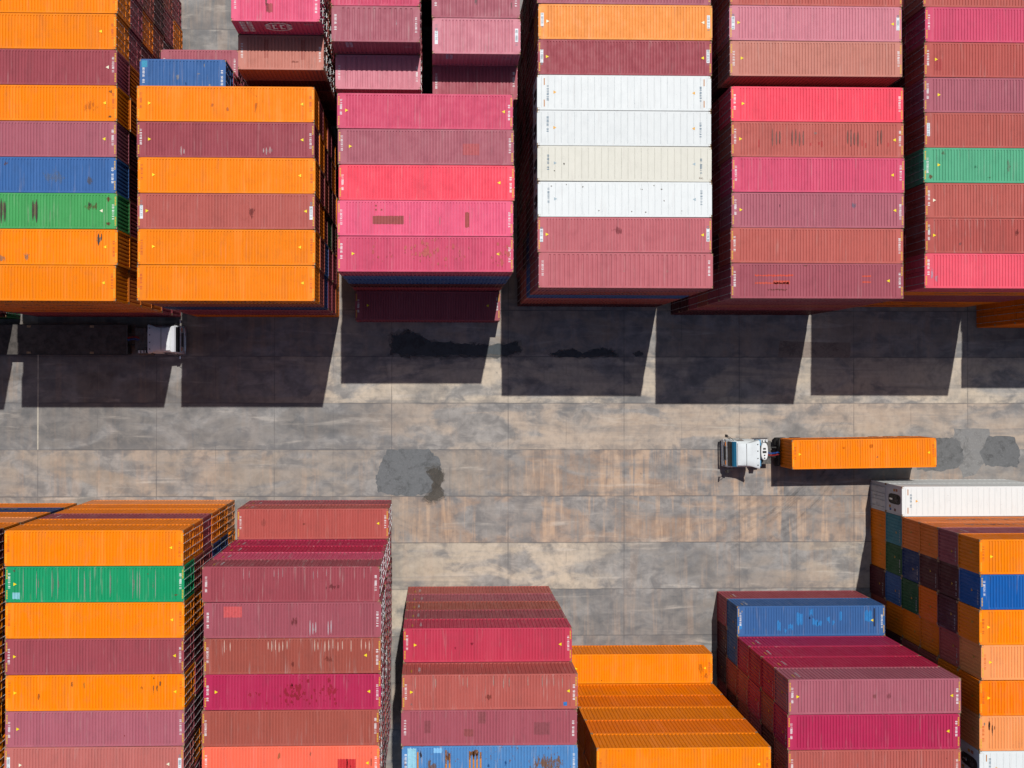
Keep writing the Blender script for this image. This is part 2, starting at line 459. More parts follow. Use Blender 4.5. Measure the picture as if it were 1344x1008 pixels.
def splat(roof, kit, x0, x1, y0, y1, col, n, strength):
    b = MB(); r = random.Random(round(x0 * 53 + y0 * 29)); z = kit.zt + .005
    for q in range(int(n)):
        cx = min(x1, max(x0, r.gauss((x0 + x1) / 2, (x1 - x0) / 4))); cy = min(y1, max(y0, r.gauss((y0 + y1) / 2, (y1 - y0) / 4)))
        big = r.random() ** 2.5; rx, ry = .03 + .10 * big, .04 + .20 * big; i = len(b.v); m = 9
        for k in range(m):
            a = 2 * PI * k / m; f = r.uniform(.6, 1.15); b.v.append((cx + rx * f * math.cos(a), cy + ry * f * math.sin(a), z + q * .00003))
        b.f.append(tuple(range(i, i + m))); b.mi.append(0)
    return link('weather_stain', b.mesh('splatter_mesh', MARK), roof, col)
def patch(roof, kit, x0, x1, y0, y1, col, kind='paint', ragged=0.0, strength=.9, lift=.004, name=None):
    """a patch of other paint, dirt or rust lying on the ribs"""
    xs = [(x0, 0)] + [(x, z) for x, z in kit.prof if x0 < x < x1] + [(x1, 0)]
    def zat(x):
        for (xa, za), (xb, zb) in zip(kit.prof, kit.prof[1:]):
            if xa <= x <= xb: return za + (zb - za) * (x - xa) / max(1e-6, xb - xa)
        return 0
    if kind == 'lens': return lens(roof, kit, x0, x1, y0, y1, col)
    if kind == 'splat': return splat(roof, kit, x0, x1, y0, y1, col, ragged, strength)
    b = MB(); r = random.Random(round(x0 * 97 + y0 * 13))
    lo, hi = [], []
    for x, _ in xs:
        z = kit.zt + zat(x) + lift
        lo.append((x, y0 + r.uniform(-ragged, ragged), z)); hi.append((x, y1 + r.uniform(-ragged, ragged), z))
    b.grid([lo, hi])
    if kind == 'stain': strength *= .7
    o = link(name or {'paint': 'paint_patch', 'stain': 'weather_stain', 'rust': 'rust_stain', 'scratch': 'scratch_mark'}[kind],
             b.mesh('patch_mesh', MARK if kind == 'paint' else STAIN), roof, (*col, strength))
    return o

# the smallest and farthest glimpses of containers between and behind the stacks, far past what one could count: one object
import numpy as np
BULK = {'v': [], 'lv': [], 'lt': [], 'mi': [], 'c': [], 'n': 0}
def bulk_add(me, mat, color, slots):
    nv = len(me.vertices); v = np.empty(nv * 3, 'f'); me.vertices.foreach_get('co', v); v = v.reshape(-1, 3)
    M_ = np.array(mat); v = v @ M_[:3, :3].T + M_[:3, 3]
    lv = np.empty(len(me.loops), 'i'); me.loops.foreach_get('vertex_index', lv)
    lt = np.empty(len(me.polygons), 'i'); me.polygons.foreach_get('loop_total', lt)
    mi = np.empty(len(me.polygons), 'i'); me.polygons.foreach_get('material_index', mi)
    BULK['v'].append(v); BULK['lv'].append(lv + BULK['n']); BULK['lt'].append(lt); BULK['mi'].append(np.array(slots)[mi])
    BULK['c'].append(np.tile(np.array(color, 'f'), (len(lv), 1))); BULK['n'] += nv
def bulk_container(kind, x0, y0, z, code, doors, roof=False):
    k = KIT[kind]; rr = random.Random(f'{x0:.2f}{y0:.2f}{z:.2f}'); j = 1 + rr.uniform(-.05, .05)
    col = (*[min(.86, c * j) for c in alb(PAL[code][0])], .3)
    sx, sa = shift(x0, y0, z); T = Matrix.Translation((x0 + k.L / 2 + sx, y0 + 1.219, z)) @ Matrix.Rotation(sa, 4, 'Z'); F = Matrix.Rotation(PI, 4, 'Z'); E_ = F if doors == 'L' else Matrix()
    bulk_add(k.frame, T, col, [0, 1]); bulk_add(k.side, T, col, [0]); bulk_add(k.side, T @ F, col, [0]); bulk_add(k.end, T @ E_, col, [0])
    if roof: bulk_add(k.roof, T, col, [0])
    for d, rods in zip(k.door, k.rods):
        bulk_add(d, T @ E_, col, [0, 2])
        for q in rods: bulk_add(q[0], T @ E_, col, [3, 0])
    cx, cy = k.cast_off
    for sx in (-1, 1):
        for sy in (-1, 1):
            for zz in (0, k.H - .115): bulk_add(k.casting, T @ Matrix.Translation((sx * cx, sy * cy, zz)), col, [4])
def bulk_finish():
    if not BULK['v']: return
    v = np.concatenate(BULK['v']); lv = np.concatenate(BULK['lv']); lt = np.concatenate(BULK['lt']); mi = np.concatenate(BULK['mi']); c = np.concatenate(BULK['c'])
    me = bpy.data.meshes.new('stacked_containers_mesh')
    me.vertices.add(len(v)); me.vertices.foreach_set('co', v.ravel()); me.loops.add(len(lv)); me.loops.foreach_set('vertex_index', lv.astype('i'))
    me.polygons.add(len(lt)); st = np.concatenate([[0], np.cumsum(lt)[:-1]]).astype('i')
    me.polygons.foreach_set('loop_start', st); me.polygons.foreach_set('material_index', mi.astype('i'))
    for m in (PAINT_MANY, FLOORP, RUBBER, GALV, CAST): me.materials.append(m)
    ca = me.color_attributes.new('tint', 'FLOAT_COLOR', 'CORNER'); ca.data.foreach_set('color', c.ravel())
    me.update(calc_edges=True); me.validate()
    o = link('stacked_containers', me); tag(o, 'shaded containers barely glimpsed in the gaps between and below the stacks', 'containers', None, 'stuff')
def container(kind, x0, y0, z, code, doors='R', wear=.3, label=None, group=None, top=False, tri='Y', haz=True, marks=(), letters=None, plate=False, reefer_end=None, rgb=None, yaw=0.0, dark=1.0, bright=False):
    """(x0, y0) = left lower corner on plan as seen in the photograph"""
    k = KIT[kind]; L = k.L
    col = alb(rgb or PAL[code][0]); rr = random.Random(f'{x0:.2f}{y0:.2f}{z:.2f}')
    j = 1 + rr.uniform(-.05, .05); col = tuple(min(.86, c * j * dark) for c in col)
    root = bpy.data.objects.new('refrigerated_container' if kind == 'reefer' else 'shipping_container', None); COL.objects.link(root)
    root.empty_display_size = .5
    sx, sa = shift(x0, y0, z); root.location = (x0 + L / 2 + sx, y0 + 1.219 + rr.uniform(-.006, .006), z)
    root.rotation_euler = (0, 0, yaw + sa); fl = (0, 0, PI if doors == 'L' else 0)
    tag(root, label, 'container', group)
    c4 = (*col, wear)
    link('frame', k.frame, root, tuple(c * .97 for c in col) + (min(1, wear + .25),))
    roof = link('roof', k.roof, root, c4)
    link('side_panel', k.side, root, c4); link('side_panel', k.side, root, c4, None, (0, 0, PI))
    if kind == 'reefer' and reefer_end:
        # machinery sits at the blind end
        mp = link('machinery_panel', k.machine_panel, root, c4, None, fl)
        link('fan_opening', k.fan_opening, mp); link('fan', k.fan, mp); link('control_box', k.control, mp)
        for py, pz, c in ((.78, 1.5, alb((225, 160, 50))), (-.62, .72, alb((210, 150, 60))), (-.86, .8, alb((70, 110, 180))), (-.85, 1.62, alb((120, 80, 70))), (.80, 1.92, alb((190, 120, 90)))):
            link('sticker', k.plate, mp, c, (0, py, pz))
    else:
        link('end_panel', k.end, root, c4, None, fl)
    for d, rods in zip(k.door, k.rods):
        dr = link('door', d, root, c4, None, fl)
        for q in rods: link('lock_rod', q[2 if bright == 2 else 1 if bright else 0], dr, c4)
    cx, cy = k.cast_off
    for sx in (-1, 1):
        for sy in (-1, 1):
            for zz in (0, k.H - .118 + .003):
                link('corner_casting', k.casting, root, None, (sx * cx, sy * cy, zz))
    if top:
        zt = k.zt + .005; orange = code in 'OoFPA'
        cc = ORG if orange else (alb((90, 125, 150)) if kind == 'reefer' else WHITE)
        ins = .30 if kind == 'dry' or kind == 'short' else .34
        for e in (-1, 1):
            if plate: decal('code_plate', PLATE, roof, L, zt - .002, e, .27, alb((235, 240, 245)), rr.uniform(-.15, .15)); 
            decal('identification_code', rr.choice(CODES), roof, L, zt, e, .27 if kind != 'reefer' else .74, alb((120, 130, 140)) if plate else cc, rr.uniform(-.1, .25))
        tc = {'Y': YEL, 'W': alb((250, 245, 215)), 'A': alb((240, 178, 70)), 'G': alb((165, 185, 195))}.get(tri)
        if tc:
            ti = rr.choice((.66, .86, 1.08)) if kind != 'reefer' else 1.24
            for e in ((-1, 1) if 'short' not in kind else ()):
                if kind != 'reefer' and rr.random() < .22: continue
                decal('warning_triangle', TRI, roof, L, zt + k_rib(k, ti), e, ti, tc, .02)
        if haz:
            for e in (-1, 1):
                for s in (-1, 1):
                    if kind == 'reefer': decal('edge_stripe', BAR, roof, L, zt, e, .50, alb((196, 130, 66)), (s * .75) - .24, False)
                    elif 'short' not in kind: decal('hazard_stripe', DASH, roof, L, zt, e, .115, alb((226, 180, 40)), (.38 if s > 0 else -1.0), False)
        for mk in marks: patch(roof, k, *mk)
    return root
def k_rib(k, inset): return 0.0

# ------------------------------------------------------------------ the yard: which container stands where
# marks on the roofs, in metres from the container's middle: x0, x1, y0, y1, colour, kind, ragged edge, strength
DK, RU, RD = (.035, .018, .014), (.17, .075, .035), alb((205, 58, 60))
GY, LG = alb((150, 145, 140)), alb((190, 185, 180))
def bars(xs, y0, y1, col, w=.13, kind='paint', rag=.12):
    return [(x, x + w, y0 + ((i * 37) % 5) * .05, y1 - ((i * 23) % 4) * .06, col, kind, rag * .3) for i, x in enumerate(xs)]
BRN = alb((150, 78, 66))
MK = {
 ('U1', 1): [(1.0, 1.1, -.6, -.5, DK, 'stain', 0, .5)],
 ('U1', 2): [(4.72, 4.86, .1, .95, DK, 'lens', 0, 1), (4.95, 5.04, .45, .95, DK, 'lens', 0, 1), (4.4, 5.3, .0, 1.1, GY, 'rust', 0, .8), (-.5, .3, -1.2, -.1, GY, 'stain', 0, .7), (-2.6, -1.2, -1.2, -.4, GY, 'stain', 0, .6)],
 ('U1', 3): bars((-1.85, -1.60, .30, .55), -.9, .85, DK, .13, 'lens', .4) + [(-2.2, -1.2, -1.2, 1.2, alb((150, 140, 110)), 'stain', 0, .9), (.0, .95, -1.2, 1.2, alb((150, 140, 110)), 'stain', 0, .9), (4.0, 4.5, .2, .75, alb((110, 140, 130)), 'stain', 0, 1), (3.4, 5.3, -.1, .7, RU, 'rust', .1, .5), (5.2, 5.9, .5, 1.1, RU, 'rust', 0, .8), (5.1, 5.9, -1.1, -.6, RU, 'rust', 0, .8)],
 ('U1', 4): [(3.9, 4.6, -1.0, .2, alb((120, 112, 110)), 'stain', 0, .7), (-3.7, -3.0, .5, 1.1, RU, 'rust', 0, .7), (-1.7, -1.1, .5, 1.1, RU, 'rust', 0, .7), (.2, 3.5, -1, .7, alb((140, 150, 165)), 'stain', 0, .45)],
 ('U1', 6): [(3.3, 5.2, -.9, .6, alb((240, 130, 60)), 'stain', 0, .5), (5.3, 5.9, .5, 1.1, RU, 'rust', 0, .8), (5.3, 5.9, -1.1, -.7, RU, 'rust', 0, .8)],
 ('U2', 3): [(1.4, 2.1, -.9, .7, alb((140, 62, 62)), 'stain', 0, .7)],
 ('U2', 5): bars((-3.2, -2.95, 2.6, 2.85, 3.1), -1.1, -.5, LG, .1, 'stain') + bars((-3.1, -2.9, 2.55, 2.75, 3.0), -1.1, -.45, alb((186, 160, 158)), .07, 'lens', .3),
 ('U2', 6): [(-1.2, -.7, -.4, .2, alb((225, 130, 90)), 'stain', 0, .7), (-.1, .3, -.6, -.1, alb((225, 130, 90)), 'stain', 0, .7), (1.8, 2.3, -1.0, 1.0, alb((235, 128, 62)), 'stain', 0, .8)],
 ('U3', 1): [],
 ('U3', 2): [(-1.4, 1.4, -.8, 1.1, alb((188, 78, 74)), 'splat', 34), (-.6, .7, -.5, .9, alb((182, 72, 66)), 'splat', 22), (1.4, 3.0, -.7, .8, alb((190, 70, 80)), 'splat', 12), (4.6, 5.9, -1.0, .9, alb((184, 72, 66)), 'splat', 20), (-4.5, -2, -.9, .8, alb((186, 64, 70)), 'splat', 12), (-5.5, 5.5, -1.0, 1.0, alb((184, 64, 68)), 'splat', 14)],
 ('U3', 3): [(-3.65, -1.5, -.42, .16, alb((160, 64, 62)), 'paint', .02), (2.75, 3.05, -.62, .42, alb((170, 62, 60)), 'paint', .05), (-.02 - 1.1, -1.05, -1.1, 1.1, alb((170, 150, 140)), 'stain', 0, 1), (.95, 1.05, -1.1, 1.1, alb((180, 160, 140)), 'stain', 0, 1), (-3.5, -3.36, .8, .92, alb((160, 64, 62)), 'paint'), (-3.5, -3.36, .52, .64, alb((160, 64, 62)), 'paint'), (-3.1, -2.98, .52, .64, alb((160, 64, 62)), 'paint')],
 ('U3', 5): [(2.55, 3.7, -.55, .25, alb((186, 76, 84)), 'paint', .01)],
 ('U4', 1): [(2.75, 3.1, -.3, .25, alb((220, 190, 175)), 'stain', 0, 1), (-.3, 0, -.2, .1, alb((225, 190, 180)), 'stain', 0, 1)],
 ('U4', 2): [(-1.2, .3, -.2, .8, alb((150, 66, 74)), 'stain', 0, .6)],
 ('U4', 3): [(x, x + .3, y, y + .22, (.16, .13, .10), 'rust', 0, .8) for x, y in ((-5.3, .8), (-4.2, .9), (-3.1, .75), (1.0, .6), (1.9, .85), (2.4, .6), (2.6, -.2), (-2, -.9), (.3, -.95), (1.3, -1), (3.8, -.9))],
 ('U4', 4): [(-4.4, -4.1, -.15, .1, DK, 'rust', 0, .8), (-5.0, -4.8, -.6, -.45, DK, 'rust', 0, .7), (4.9, 5.9, -1.15, -.8, RU, 'rust', .03, .9), (4.6, 5.0, -.1, .1, RU, 'rust', 0, .6)],
 ('U5', 1): [(-4.4, -1.7, .32, .42, alb((214, 74, 52)), 'paint', .04), (-4.4, -2.0, -.22, -.1, alb((206, 78, 58)), 'paint', .04), (-3.1, -1.95, -.22, 0.02, alb((206, 78, 58)), 'paint', .02), (3.2, 3.8, .3, .4, alb((214, 80, 58)), 'paint', .02), (3.2, 3.8, -.12, -.02, alb((214, 80, 58)), 'paint', .02), (-3.5, -2.1, -.66, -.58, alb((110, 40, 36)), 'paint', .05), (-1.2, -.5, 1.0, 1.14, RU, 'rust', 0, .8)],
 ('U5', 3): [(2.1, 3.0, -.1, .75, alb((140, 142, 165)), 'stain', 0, .8), (-2.8, -2.6, .1, .6, alb((110, 70, 80)), 'stain', 0, .8)],
 ('U5', 5): bars((-3.25, -2.98, -2.72, -1.85, -1.6, -1.34, -1.08, 2.05, 2.3, 2.55, 2.8, 4.2, 4.45), -.5, .75, alb((118, 62, 52)), .12, 'lens', .5) + bars((-4.2, -.55, .05, .25, 3.1, 3.35, 4.95), -.55, -.02, alb((186, 58, 56)), .11) + [(-.4, .1, .3, .6, alb((180, 165, 160)), 'stain', 0, .7)],
 ('U6', 1): [(.0, .0 + .1, 0, .1, DK, 'stain', 0, 0), (-5.75, -5.35, -.9, .6, alb((225, 185, 205)), 'stain', .1, 1), (-5.5, -5.0, -1.1, .0, alb((225, 185, 205)), 'stain', .1, .8)],
 ('U6', 2): [(-5.95, -5.6, -1.0, 1.1, alb((140, 118, 92)), 'stain', 0, .9), (.2, .7, -.3, .7, alb((140, 62, 60)), 'stain', 0, .9), (-3.8, -3.4, -.9, -.3, alb((120, 110, 115)), 'stain', 0, .6)],
 ('U6', 4): [(-2.7, -2.1, -.4, .2, alb((60, 140, 104)), 'stain', 0, .9), (-1.7, -1.2, -1.0, -.7, alb((70, 110, 60)), 'stain', 0, .9), (-5, -4.4, .6, 1.1, RU, 'stain', 0, .5), (-.3, .2, -1.1, 1, alb((150, 150, 130)), 'stain', 0, .5), (-5.9, -5.3, -1.1, -.5, RU, 'rust', 0, .7)],
 ('U6', 7): [(-5.35, -4.85, -.75, .05, alb((176, 62, 60)), 'paint', .01)],
 ('L1', 2): bars((-3.9, -2.9, -2.55, -1.2, -.75, -.4, 1.0, 2.6, 3.0, 3.9), -1.1, 1.1, alb((150, 152, 140)), .13, 'stain') + [(-5.6, -5.1, -1.0, -.55, alb((140, 205, 215)), 'paint', .02), (-5.8, -5.3, .8, 1.1, alb((110, 118, 95)), 'stain', 0, 1), (5.2, 5.9, -.9, -.6, RU, 'rust', 0, .9), (3.4, 3.7, .6, .8, RU, 'rust', 0, .9)] + bars((-4.9, -4.0, -2.95, -2.55, -1.15, -.75, -.35, 1.0, 2.55, 2.85, 3.0, 4.1), -1.1, 1.1, alb((138, 158, 140)), .055, 'lens', .3),
 ('L1', 5): [(3.85, 4.1, .75, 1.1, DK, 'rust', .02, 1), (3.9, 4.02, -.5, .9, RU, 'rust', .05, 1), (4.3, 4.55, .2, 1.0, RU, 'rust', .05, 1), (4.1, 4.3, -.2, .8, RU, 'rust', .1, .7), (-1.7, -1.4, .2, 1.1, RU, 'stain', 0, .9), (-.9, -.6, .1, .9, alb((236, 150, 60)), 'stain', 0, .9), (-4.0, -3.7, -.6, .1, alb((206, 110, 40)), 'rust', 0, .8), (3.0, 3.4, .0, .6, alb((206, 120, 40)), 'stain', 0, .7)],
 ('L1', 6): [(1.9, 2.1, -.6, -.4, alb((170, 60, 60)), 'stain', 0, 1)],
 ('L2', 1): [(-.9, -.5, -.2, .2, BRN, 'stain', 0, .7), (-4.4, -3.6, -.6, .7, alb((200, 104, 96)), 'stain', 0, .6)],
 ('L2', 2): [(2.0, 3.8, -.6, .2, alb((142, 62, 66)), 'stain', 0, .8)] + bars((-3.3, -1.2, -.9, 1.5, 2.4, 5), .2, 1.1, alb((168, 140, 140)), .1, 'stain') + bars((-3.3, -2.9, -1.2, -.9, -.6, 1.5, 1.8, 2.4, 5.0), .3, 1.15, alb((176, 124, 128)), .05, 'lens', .3),
 ('L2', 3): [(-4.75, -3.5, .2, .95, alb((214, 92, 94)), 'paint', .01)] + bars((1.15, 1.4, 2.4, 2.6), -1.1, -.1, LG, .12, 'stain') + [(-.4, .6, -.8, .5, alb((138, 62, 62)), 'stain', 0, .8)] + bars((1.15, 1.35, 1.55, 2.4, 2.6), -1.1, .0, alb((188, 170, 176)), .07, 'lens', .3),
 ('L2', 4): bars((-4.6, -1.6, -1.4, -.9, -.7, 1.5, 1.75, 2.2, 2.5, 2.9, 3.4, 5.0, 5.3), .1, 1.1, alb((215, 190, 175)), .1, 'stain') + [(-.3, .3, -.9, -.1, alb((150, 66, 58)), 'stain', 0, .8), (2.0, 3.0, -.7, .2, alb((160, 74, 64)), 'stain', 0, .7)] + bars((-4.7, -4.3, -1.7, -1.45, -1.2, -.95, -.7, -.4, 1.5, 1.72, 2.2, 2.45, 2.75, 3.1, 3.4, 4.0, 4.7, 5.0, 5.25), .25, 1.15, alb((216, 176, 160)), .06, 'lens', .3),
 ('L2', 5): [(-1.6, 1.9, -.85, .85, alb((150, 12, 42)), 'splat', 46), (-.3, 1.0, -.7, .4, alb((146, 10, 40)), 'splat', 22), (1.9, 3.1, -.8, .8, alb((156, 16, 46)), 'splat', 26), (-4, 5.5, -1.0, 1.0, alb((160, 20, 50)), 'splat', 16), (-3.2, -2.2, -.35, 0, alb((156, 16, 46)), 'splat', 8)],
 ('L2', 7): [(3.2, 4.45, -.4, .3, alb((218, 52, 56)), 'paint', .02), (3.8, 3.95, -.9, .6, DK, 'rust', .1, 1), (4.05, 4.15, -.8, .3, DK, 'rust', .1, 1), (5.45, 5.55, -.9, 1.1, (.05, .03, .02), 'rust', .05, .9), (1.2, 1.5, .3, 1.1, alb((170, 120, 100)), 'stain', 0, .8), (-1.0, -.6, 0, 1.1, alb((190, 130, 80)), 'stain', 0, .7)],
 ('L3', 1): [(-1.4, -.9, -.1, .3, alb((160, 36, 58)), 'stain', 0, .9), (-2.5, -2.2, -.4, 0, alb((160, 36, 58)), 'stain', 0, .8)],
 ('L3', 2): [(-.6, .3, -.7, .0, alb((166, 82, 72)), 'stain', 0, .9)] + bars((-3.8, -1.9, .2, .9, 1.3, 2.6, 3.6, 5.0), .1, 1.1, alb((186, 160, 150)), .11, 'stain') + [(5.1, 5.35, -1.0, -.75, alb((50, 130, 205)), 'paint', .02), (-5.7, -5.2, -1.1, -.6, alb((160, 150, 150)), 'stain', 0, .7)] + bars((-5.2, -3.8, -1.9, -1.6, .2, .9, 1.3, 2.6, 3.6, 4.4, 5.0), .2, 1.15, alb((178, 136, 126)), .05, 'lens', .3),
 ('L3', 3): [(-4.5, -4.05, -.35, .5, alb((150, 76, 84)), 'paint', .02), (-1.75, -1.1, -.6, -.1, alb((156, 80, 82)), 'paint', .02), (-.75, -.25, .3, 1.1, alb((150, 78, 84)), 'paint', .02), (3.1, 4.2, -.5, .35, alb((150, 78, 86)), 'paint', .02), (2.4, 2.55, -.1, .05, DK, 'stain', 0, 1)],
 ('L3', 4): [(-6, -5.75, -1.1, 1.1, alb((170, 110, 40)), 'rust', .1, 1), (-5.7, -5.1, -1.0, 1.1, alb((160, 215, 235)), 'paint', .08), (-5.0, -4.6, .2, 1.1, DK, 'rust', .1, .9)] + bars((-3.1, -2.85, -1.45, -1.2, -.95, -.7, -5.05), -1.1, .95, alb((214, 138, 52)), .12, 'paint') + [(-1.7, -.5, .3, 1.05, RU, 'rust', .1, .9), (-3.2, -2.6, 0, 1.0, RU, 'rust', .1, .8), (2, 6, -1.1, 1, alb((150, 110, 80)), 'rust', .1, .8), (-4.9, -3.3, -1.1, .8, alb((150, 110, 80)), 'rust', .1, .7), (-3.9, -3.3, .75, 1.1, alb((140, 200, 245)), 'paint', .01), (-.3, .1, -.5, .2, alb((30, 84, 160)), 'stain', 0, 1), (.8, 1.3, -.5, .5, alb((30, 84, 160)), 'stain', 0, .8)],
 ('L4', 1): [(4.6, 5.6, -1.0, .9, alb((210, 120, 40)), 'stain', 0, .5), (5.2, 5.9, -1.1, 0, alb((150, 90, 60)), 'rust', 0, .7), (-.0 - 3.4, -3.2, -1.1, -.9, DK, 'rust', 0, .8)],
 ('L5', 1): [(x, x + w, y, y + h, alb((44, 132, 204)), 'paint', .13) for x, w, y, h in ((-1.2, .5, -.3, .9), (-2.8, .28, -.7, .7), (-1.9, .4, -.7, .4), (.1, .45, -.4, .5), (.5, .4, -.3, .25), (-.15, .3, .5, .45), (1.3, .25, -.1, .4), (2.35, .2, .0, .7), (4.4, .6, -.1, .85), (-6.0, .3, -.6, .45), (-2.2, .2, -.95, .25), (1.75, .2, -.3, .3))] + [(-.3, .1, .0, .45, alb((30, 60, 110)), 'stain', 0, 1), (5.15, 5.3, -.5, 1.0, alb((24, 44, 80)), 'paint', .03), (-4.9, -4.5, -1.0, -.4, alb((120, 160, 205)), 'stain', 0, .8), (-5.9, -5.5, .6, 1.0, LG, 'stain', 0, .8)],
 ('L5', 2): [(-.3, .3, -.3, .3, BRN, 'stain', 0, .5), (.6, 1.4, -.5, .5, alb((166, 88, 96)), 'stain', 0, .6)],
 ('L5', 4): [(5.0, 5.2, .5, .65, DK, 'stain', 0, 1), (-1.3, -1.1, -.3, .5, alb((220, 150, 150)), 'stain', 0, .8)],
 ('L6', 3): [(-4.8, -4.4, .3, 1.0, (.2, .1, .05), 'stain', 0, .0)],
 ('L6', 7): [(-5.5, -5.3, .1, 1.0, DK, 'rust', .1, 1), (-5.25, -5.1, -.3, .95, (.08, .03, .02), 'rust', .1, 1), (-5.05, -4.95, .0, .7, DK, 'rust', .05, 1), (-5.9, -5.6, .4, .9, GY, 'stain', 0, .9)],
}

ORD = ['front row', 'second row', 'third row', 'fourth row', 'fifth row', 'sixth row', 'seventh row', 'eighth row', 'ninth row', 'tenth row', 'eleventh row']
TORD = ['ground tier', 'second tier', 'third tier', 'fourth tier', 'fifth tier', 'top tier', 'top tier']
BAYS = {
 'U0': 'upper block at left edge', 'U1': 'leftmost upper block', 'U2': 'second upper block from left',
 'U3': 'pink-topped upper block', 'U4': 'white-topped upper block', 'U5': 'block right of white tops',
 'U6': 'mint-topped upper block', 'U7': 'upper block at right edge', 'L0': 'lower block cut by left edge',
 'L1': 'orange-and-green lower block', 'L2': 'maroon stepped lower block', 'L3': 'lower middle block',
 'L4': 'all-orange lower block', 'L5': 'blue-fronted lower block', 'L6': 'lower right block',
}
# bay -> left x, y of the edge facing the lane, direction of further rows, doors, rows of tiers from the ground up
YARD = {
 'U0': (-13.7, 3.15, 1, 'R', ['dXMOMO', 'dMOMOO', 'MOOMOM', 'OMMOOO', 'OOMMOM', 'MOOMMO', 'OOMMOO', 'OMMOOM', 'OMOMOO']),
 'U1': (0.03, 3.37, 1, 'L', ['MMFFFO', 'OMOMFO', 'MFXOME', 'XOMYXL', 'MMXOXV', 'OXMMFO', 'MOXMOM', 'OMNXMO', 'MXNOMO', 'OMXNMO', 'MNXMOM']),
 'U2': (13.62, 3.40, 1, 'L', ['OMMYNO', 'OMMLNO', 'OXdMOB', 'OMXNMO', 'MOXMOM', 'OXMOMO']),
 'U3': (27.40, 2.98, 1, 'R', ['W', 'MMXLLG', 'MNMMXK', 'XMNMMR', 'MMXMMV', 'XMMXMG']),
 'U4': (41.24, 4.38, 1, 'L', ['XNBLry', 'MMXYMy', 'XMMXMH', 'MXMMXh', 'XMMMXH', 'MXMXMH', 'MMXMMM', 'XMMXMA', 'MXMMXV', 'MMXMXM']),
 'U5': (54.83, 3.69, 1, 'L', ['XXMNMW', 'MXMMXB', 'XMXYMV', 'MMMXMG', 'XMXMMB', 'MXMXMR']),
 'U5b': (54.72, 19.26, 1, 'L', ['MXMMXT', 'XMMXMI', 'MMXMMB']),
 'U6': (68.46, 4.43, 1, 'L', ['FOMMOk', 'XMMXMr', 'MLMXMB', 'dEMdXJ', 'MXMMXB', 'XMYMXV', 'MXMMXr', 'XMXMMG', 'MXMMMB', 'XMMXMM']),
 'U7': (81.86, 2.63, 1, 'L', ['oooo', 'OMOMOO', 'MOOMOO', 'OOMMOO', 'MOOOOO']),
 'L0': (-8.84, -12.66, -1, 'R', ['OYOPOX', 'MOXqMO', 'OMXMXO', 'XMOMXO', 'MqOMXO', 'XMOMOO', 'OMXMOO', 'MOXMOO']),
 'L1': (4.73, -12.40, -1, 'R', ['POOMOO', 'OYYMNe', 'NOMMOO', 'XMOYXM', 'MOXNMO', 'XOMOXV', 'MXOMOS', 'OXMOMO']),
 'L2': (18.18, -12.45, -1, 'R', ['Mr', 'MMCDGM', 'XMVMXW', 'MVMBMN', 'VMBMXC', 'MXVMMN', 'XMBVMc', 'VMMXMM']),
 'L3': (31.81, -19.95, -1, 'R', ['BWNMz', 'MXMNMB', 'XMNMMW', 'MXMNMb', 'NMXMXM']),
 'L4': (45.40, -25.13, -1, 'R', ['O', 'OOoOoO', 'OoOOoO', 'oOOoOO']),
 'L5': (58.83, -20.45, -1, 'R', ['ML', 'XLCDDV', 'XNrzNC', 'MXNMXB', 'XMNXMM']),
 'L6': (72.36, -10.72, -1, 'R', ['HH', 'OqFFWO', 'OdYXXl', 'XLdoXO', 'NOOOBP', 'OXNNOo', 'NXNOBP', 'ONXNNH', 'XNONNO']),
}
LOOKS = {
 ('U1', 1): ('O', 'clean orange container'), ('U1', 2): ('O', 'orange container with dark scrapes at right end'),
 ('U1', 3): ('E', 'green container with rusty torn ribs'), ('U1', 4): ('L', 'blue container with worn grey-flecked roof'),
 ('U3', 1): ('W', 'shaded dark plum container standing single on the ground'), ('U3', 2): ('G', 'magenta container with blotched brown roof stains'),
 ('U3', 3): ('K', 'pink container with long brown roof patch'), ('U3', 4): ('R', 'bright red container without patches'),
 ('U3', 5): ('V', 'mauve container with small square red patch'), ('U4', 3): ('h', 'white container with rust flecks along its seams'),
 ('U4', 4): ('h', 'cream container with yellowed roof and corner rust'), ('U5', 1): ('W', 'plum red container with orange scrape lines'),
 ('U5', 3): ('V', 'dusty mauve container with bluish smear'), ('U5', 5): ('B', 'brick brown container with dark dents'),
 ('U5', 6): ('R', 'bright red container before a dark gap'), ('U6', 1): ('k', 'salmon pink container with pale white smear'),
 ('U6', 4): ('J', 'mint green container'), ('U6', 7): ('r', 'brick red container with one square dark patch'),
 ('L1', 2): ('e', 'sea green container with pale vertical streaks'), ('L1', 5): ('O', 'orange container with rust runs near right end'),
 ('L2', 3): ('W', 'plum red container with bright square red patch'), ('L2', 4): ('N', 'rust brown container with white streaks'),
 ('L2', 5): ('C', 'crimson container spattered with dark red blotches'), ('L2', 7): ('c', 'coral container with red square and black gashes'),
 ('L3', 4): ('b', 'sky blue container covered in orange rust'), ('L3', 3): ('W', 'plum red container with faint square patches'),
 ('L5', 1): ('L', 'blue container with bright cyan paint touch-ups'), ('L6', 7): ('P', 'peach container with black scrape marks'),
}
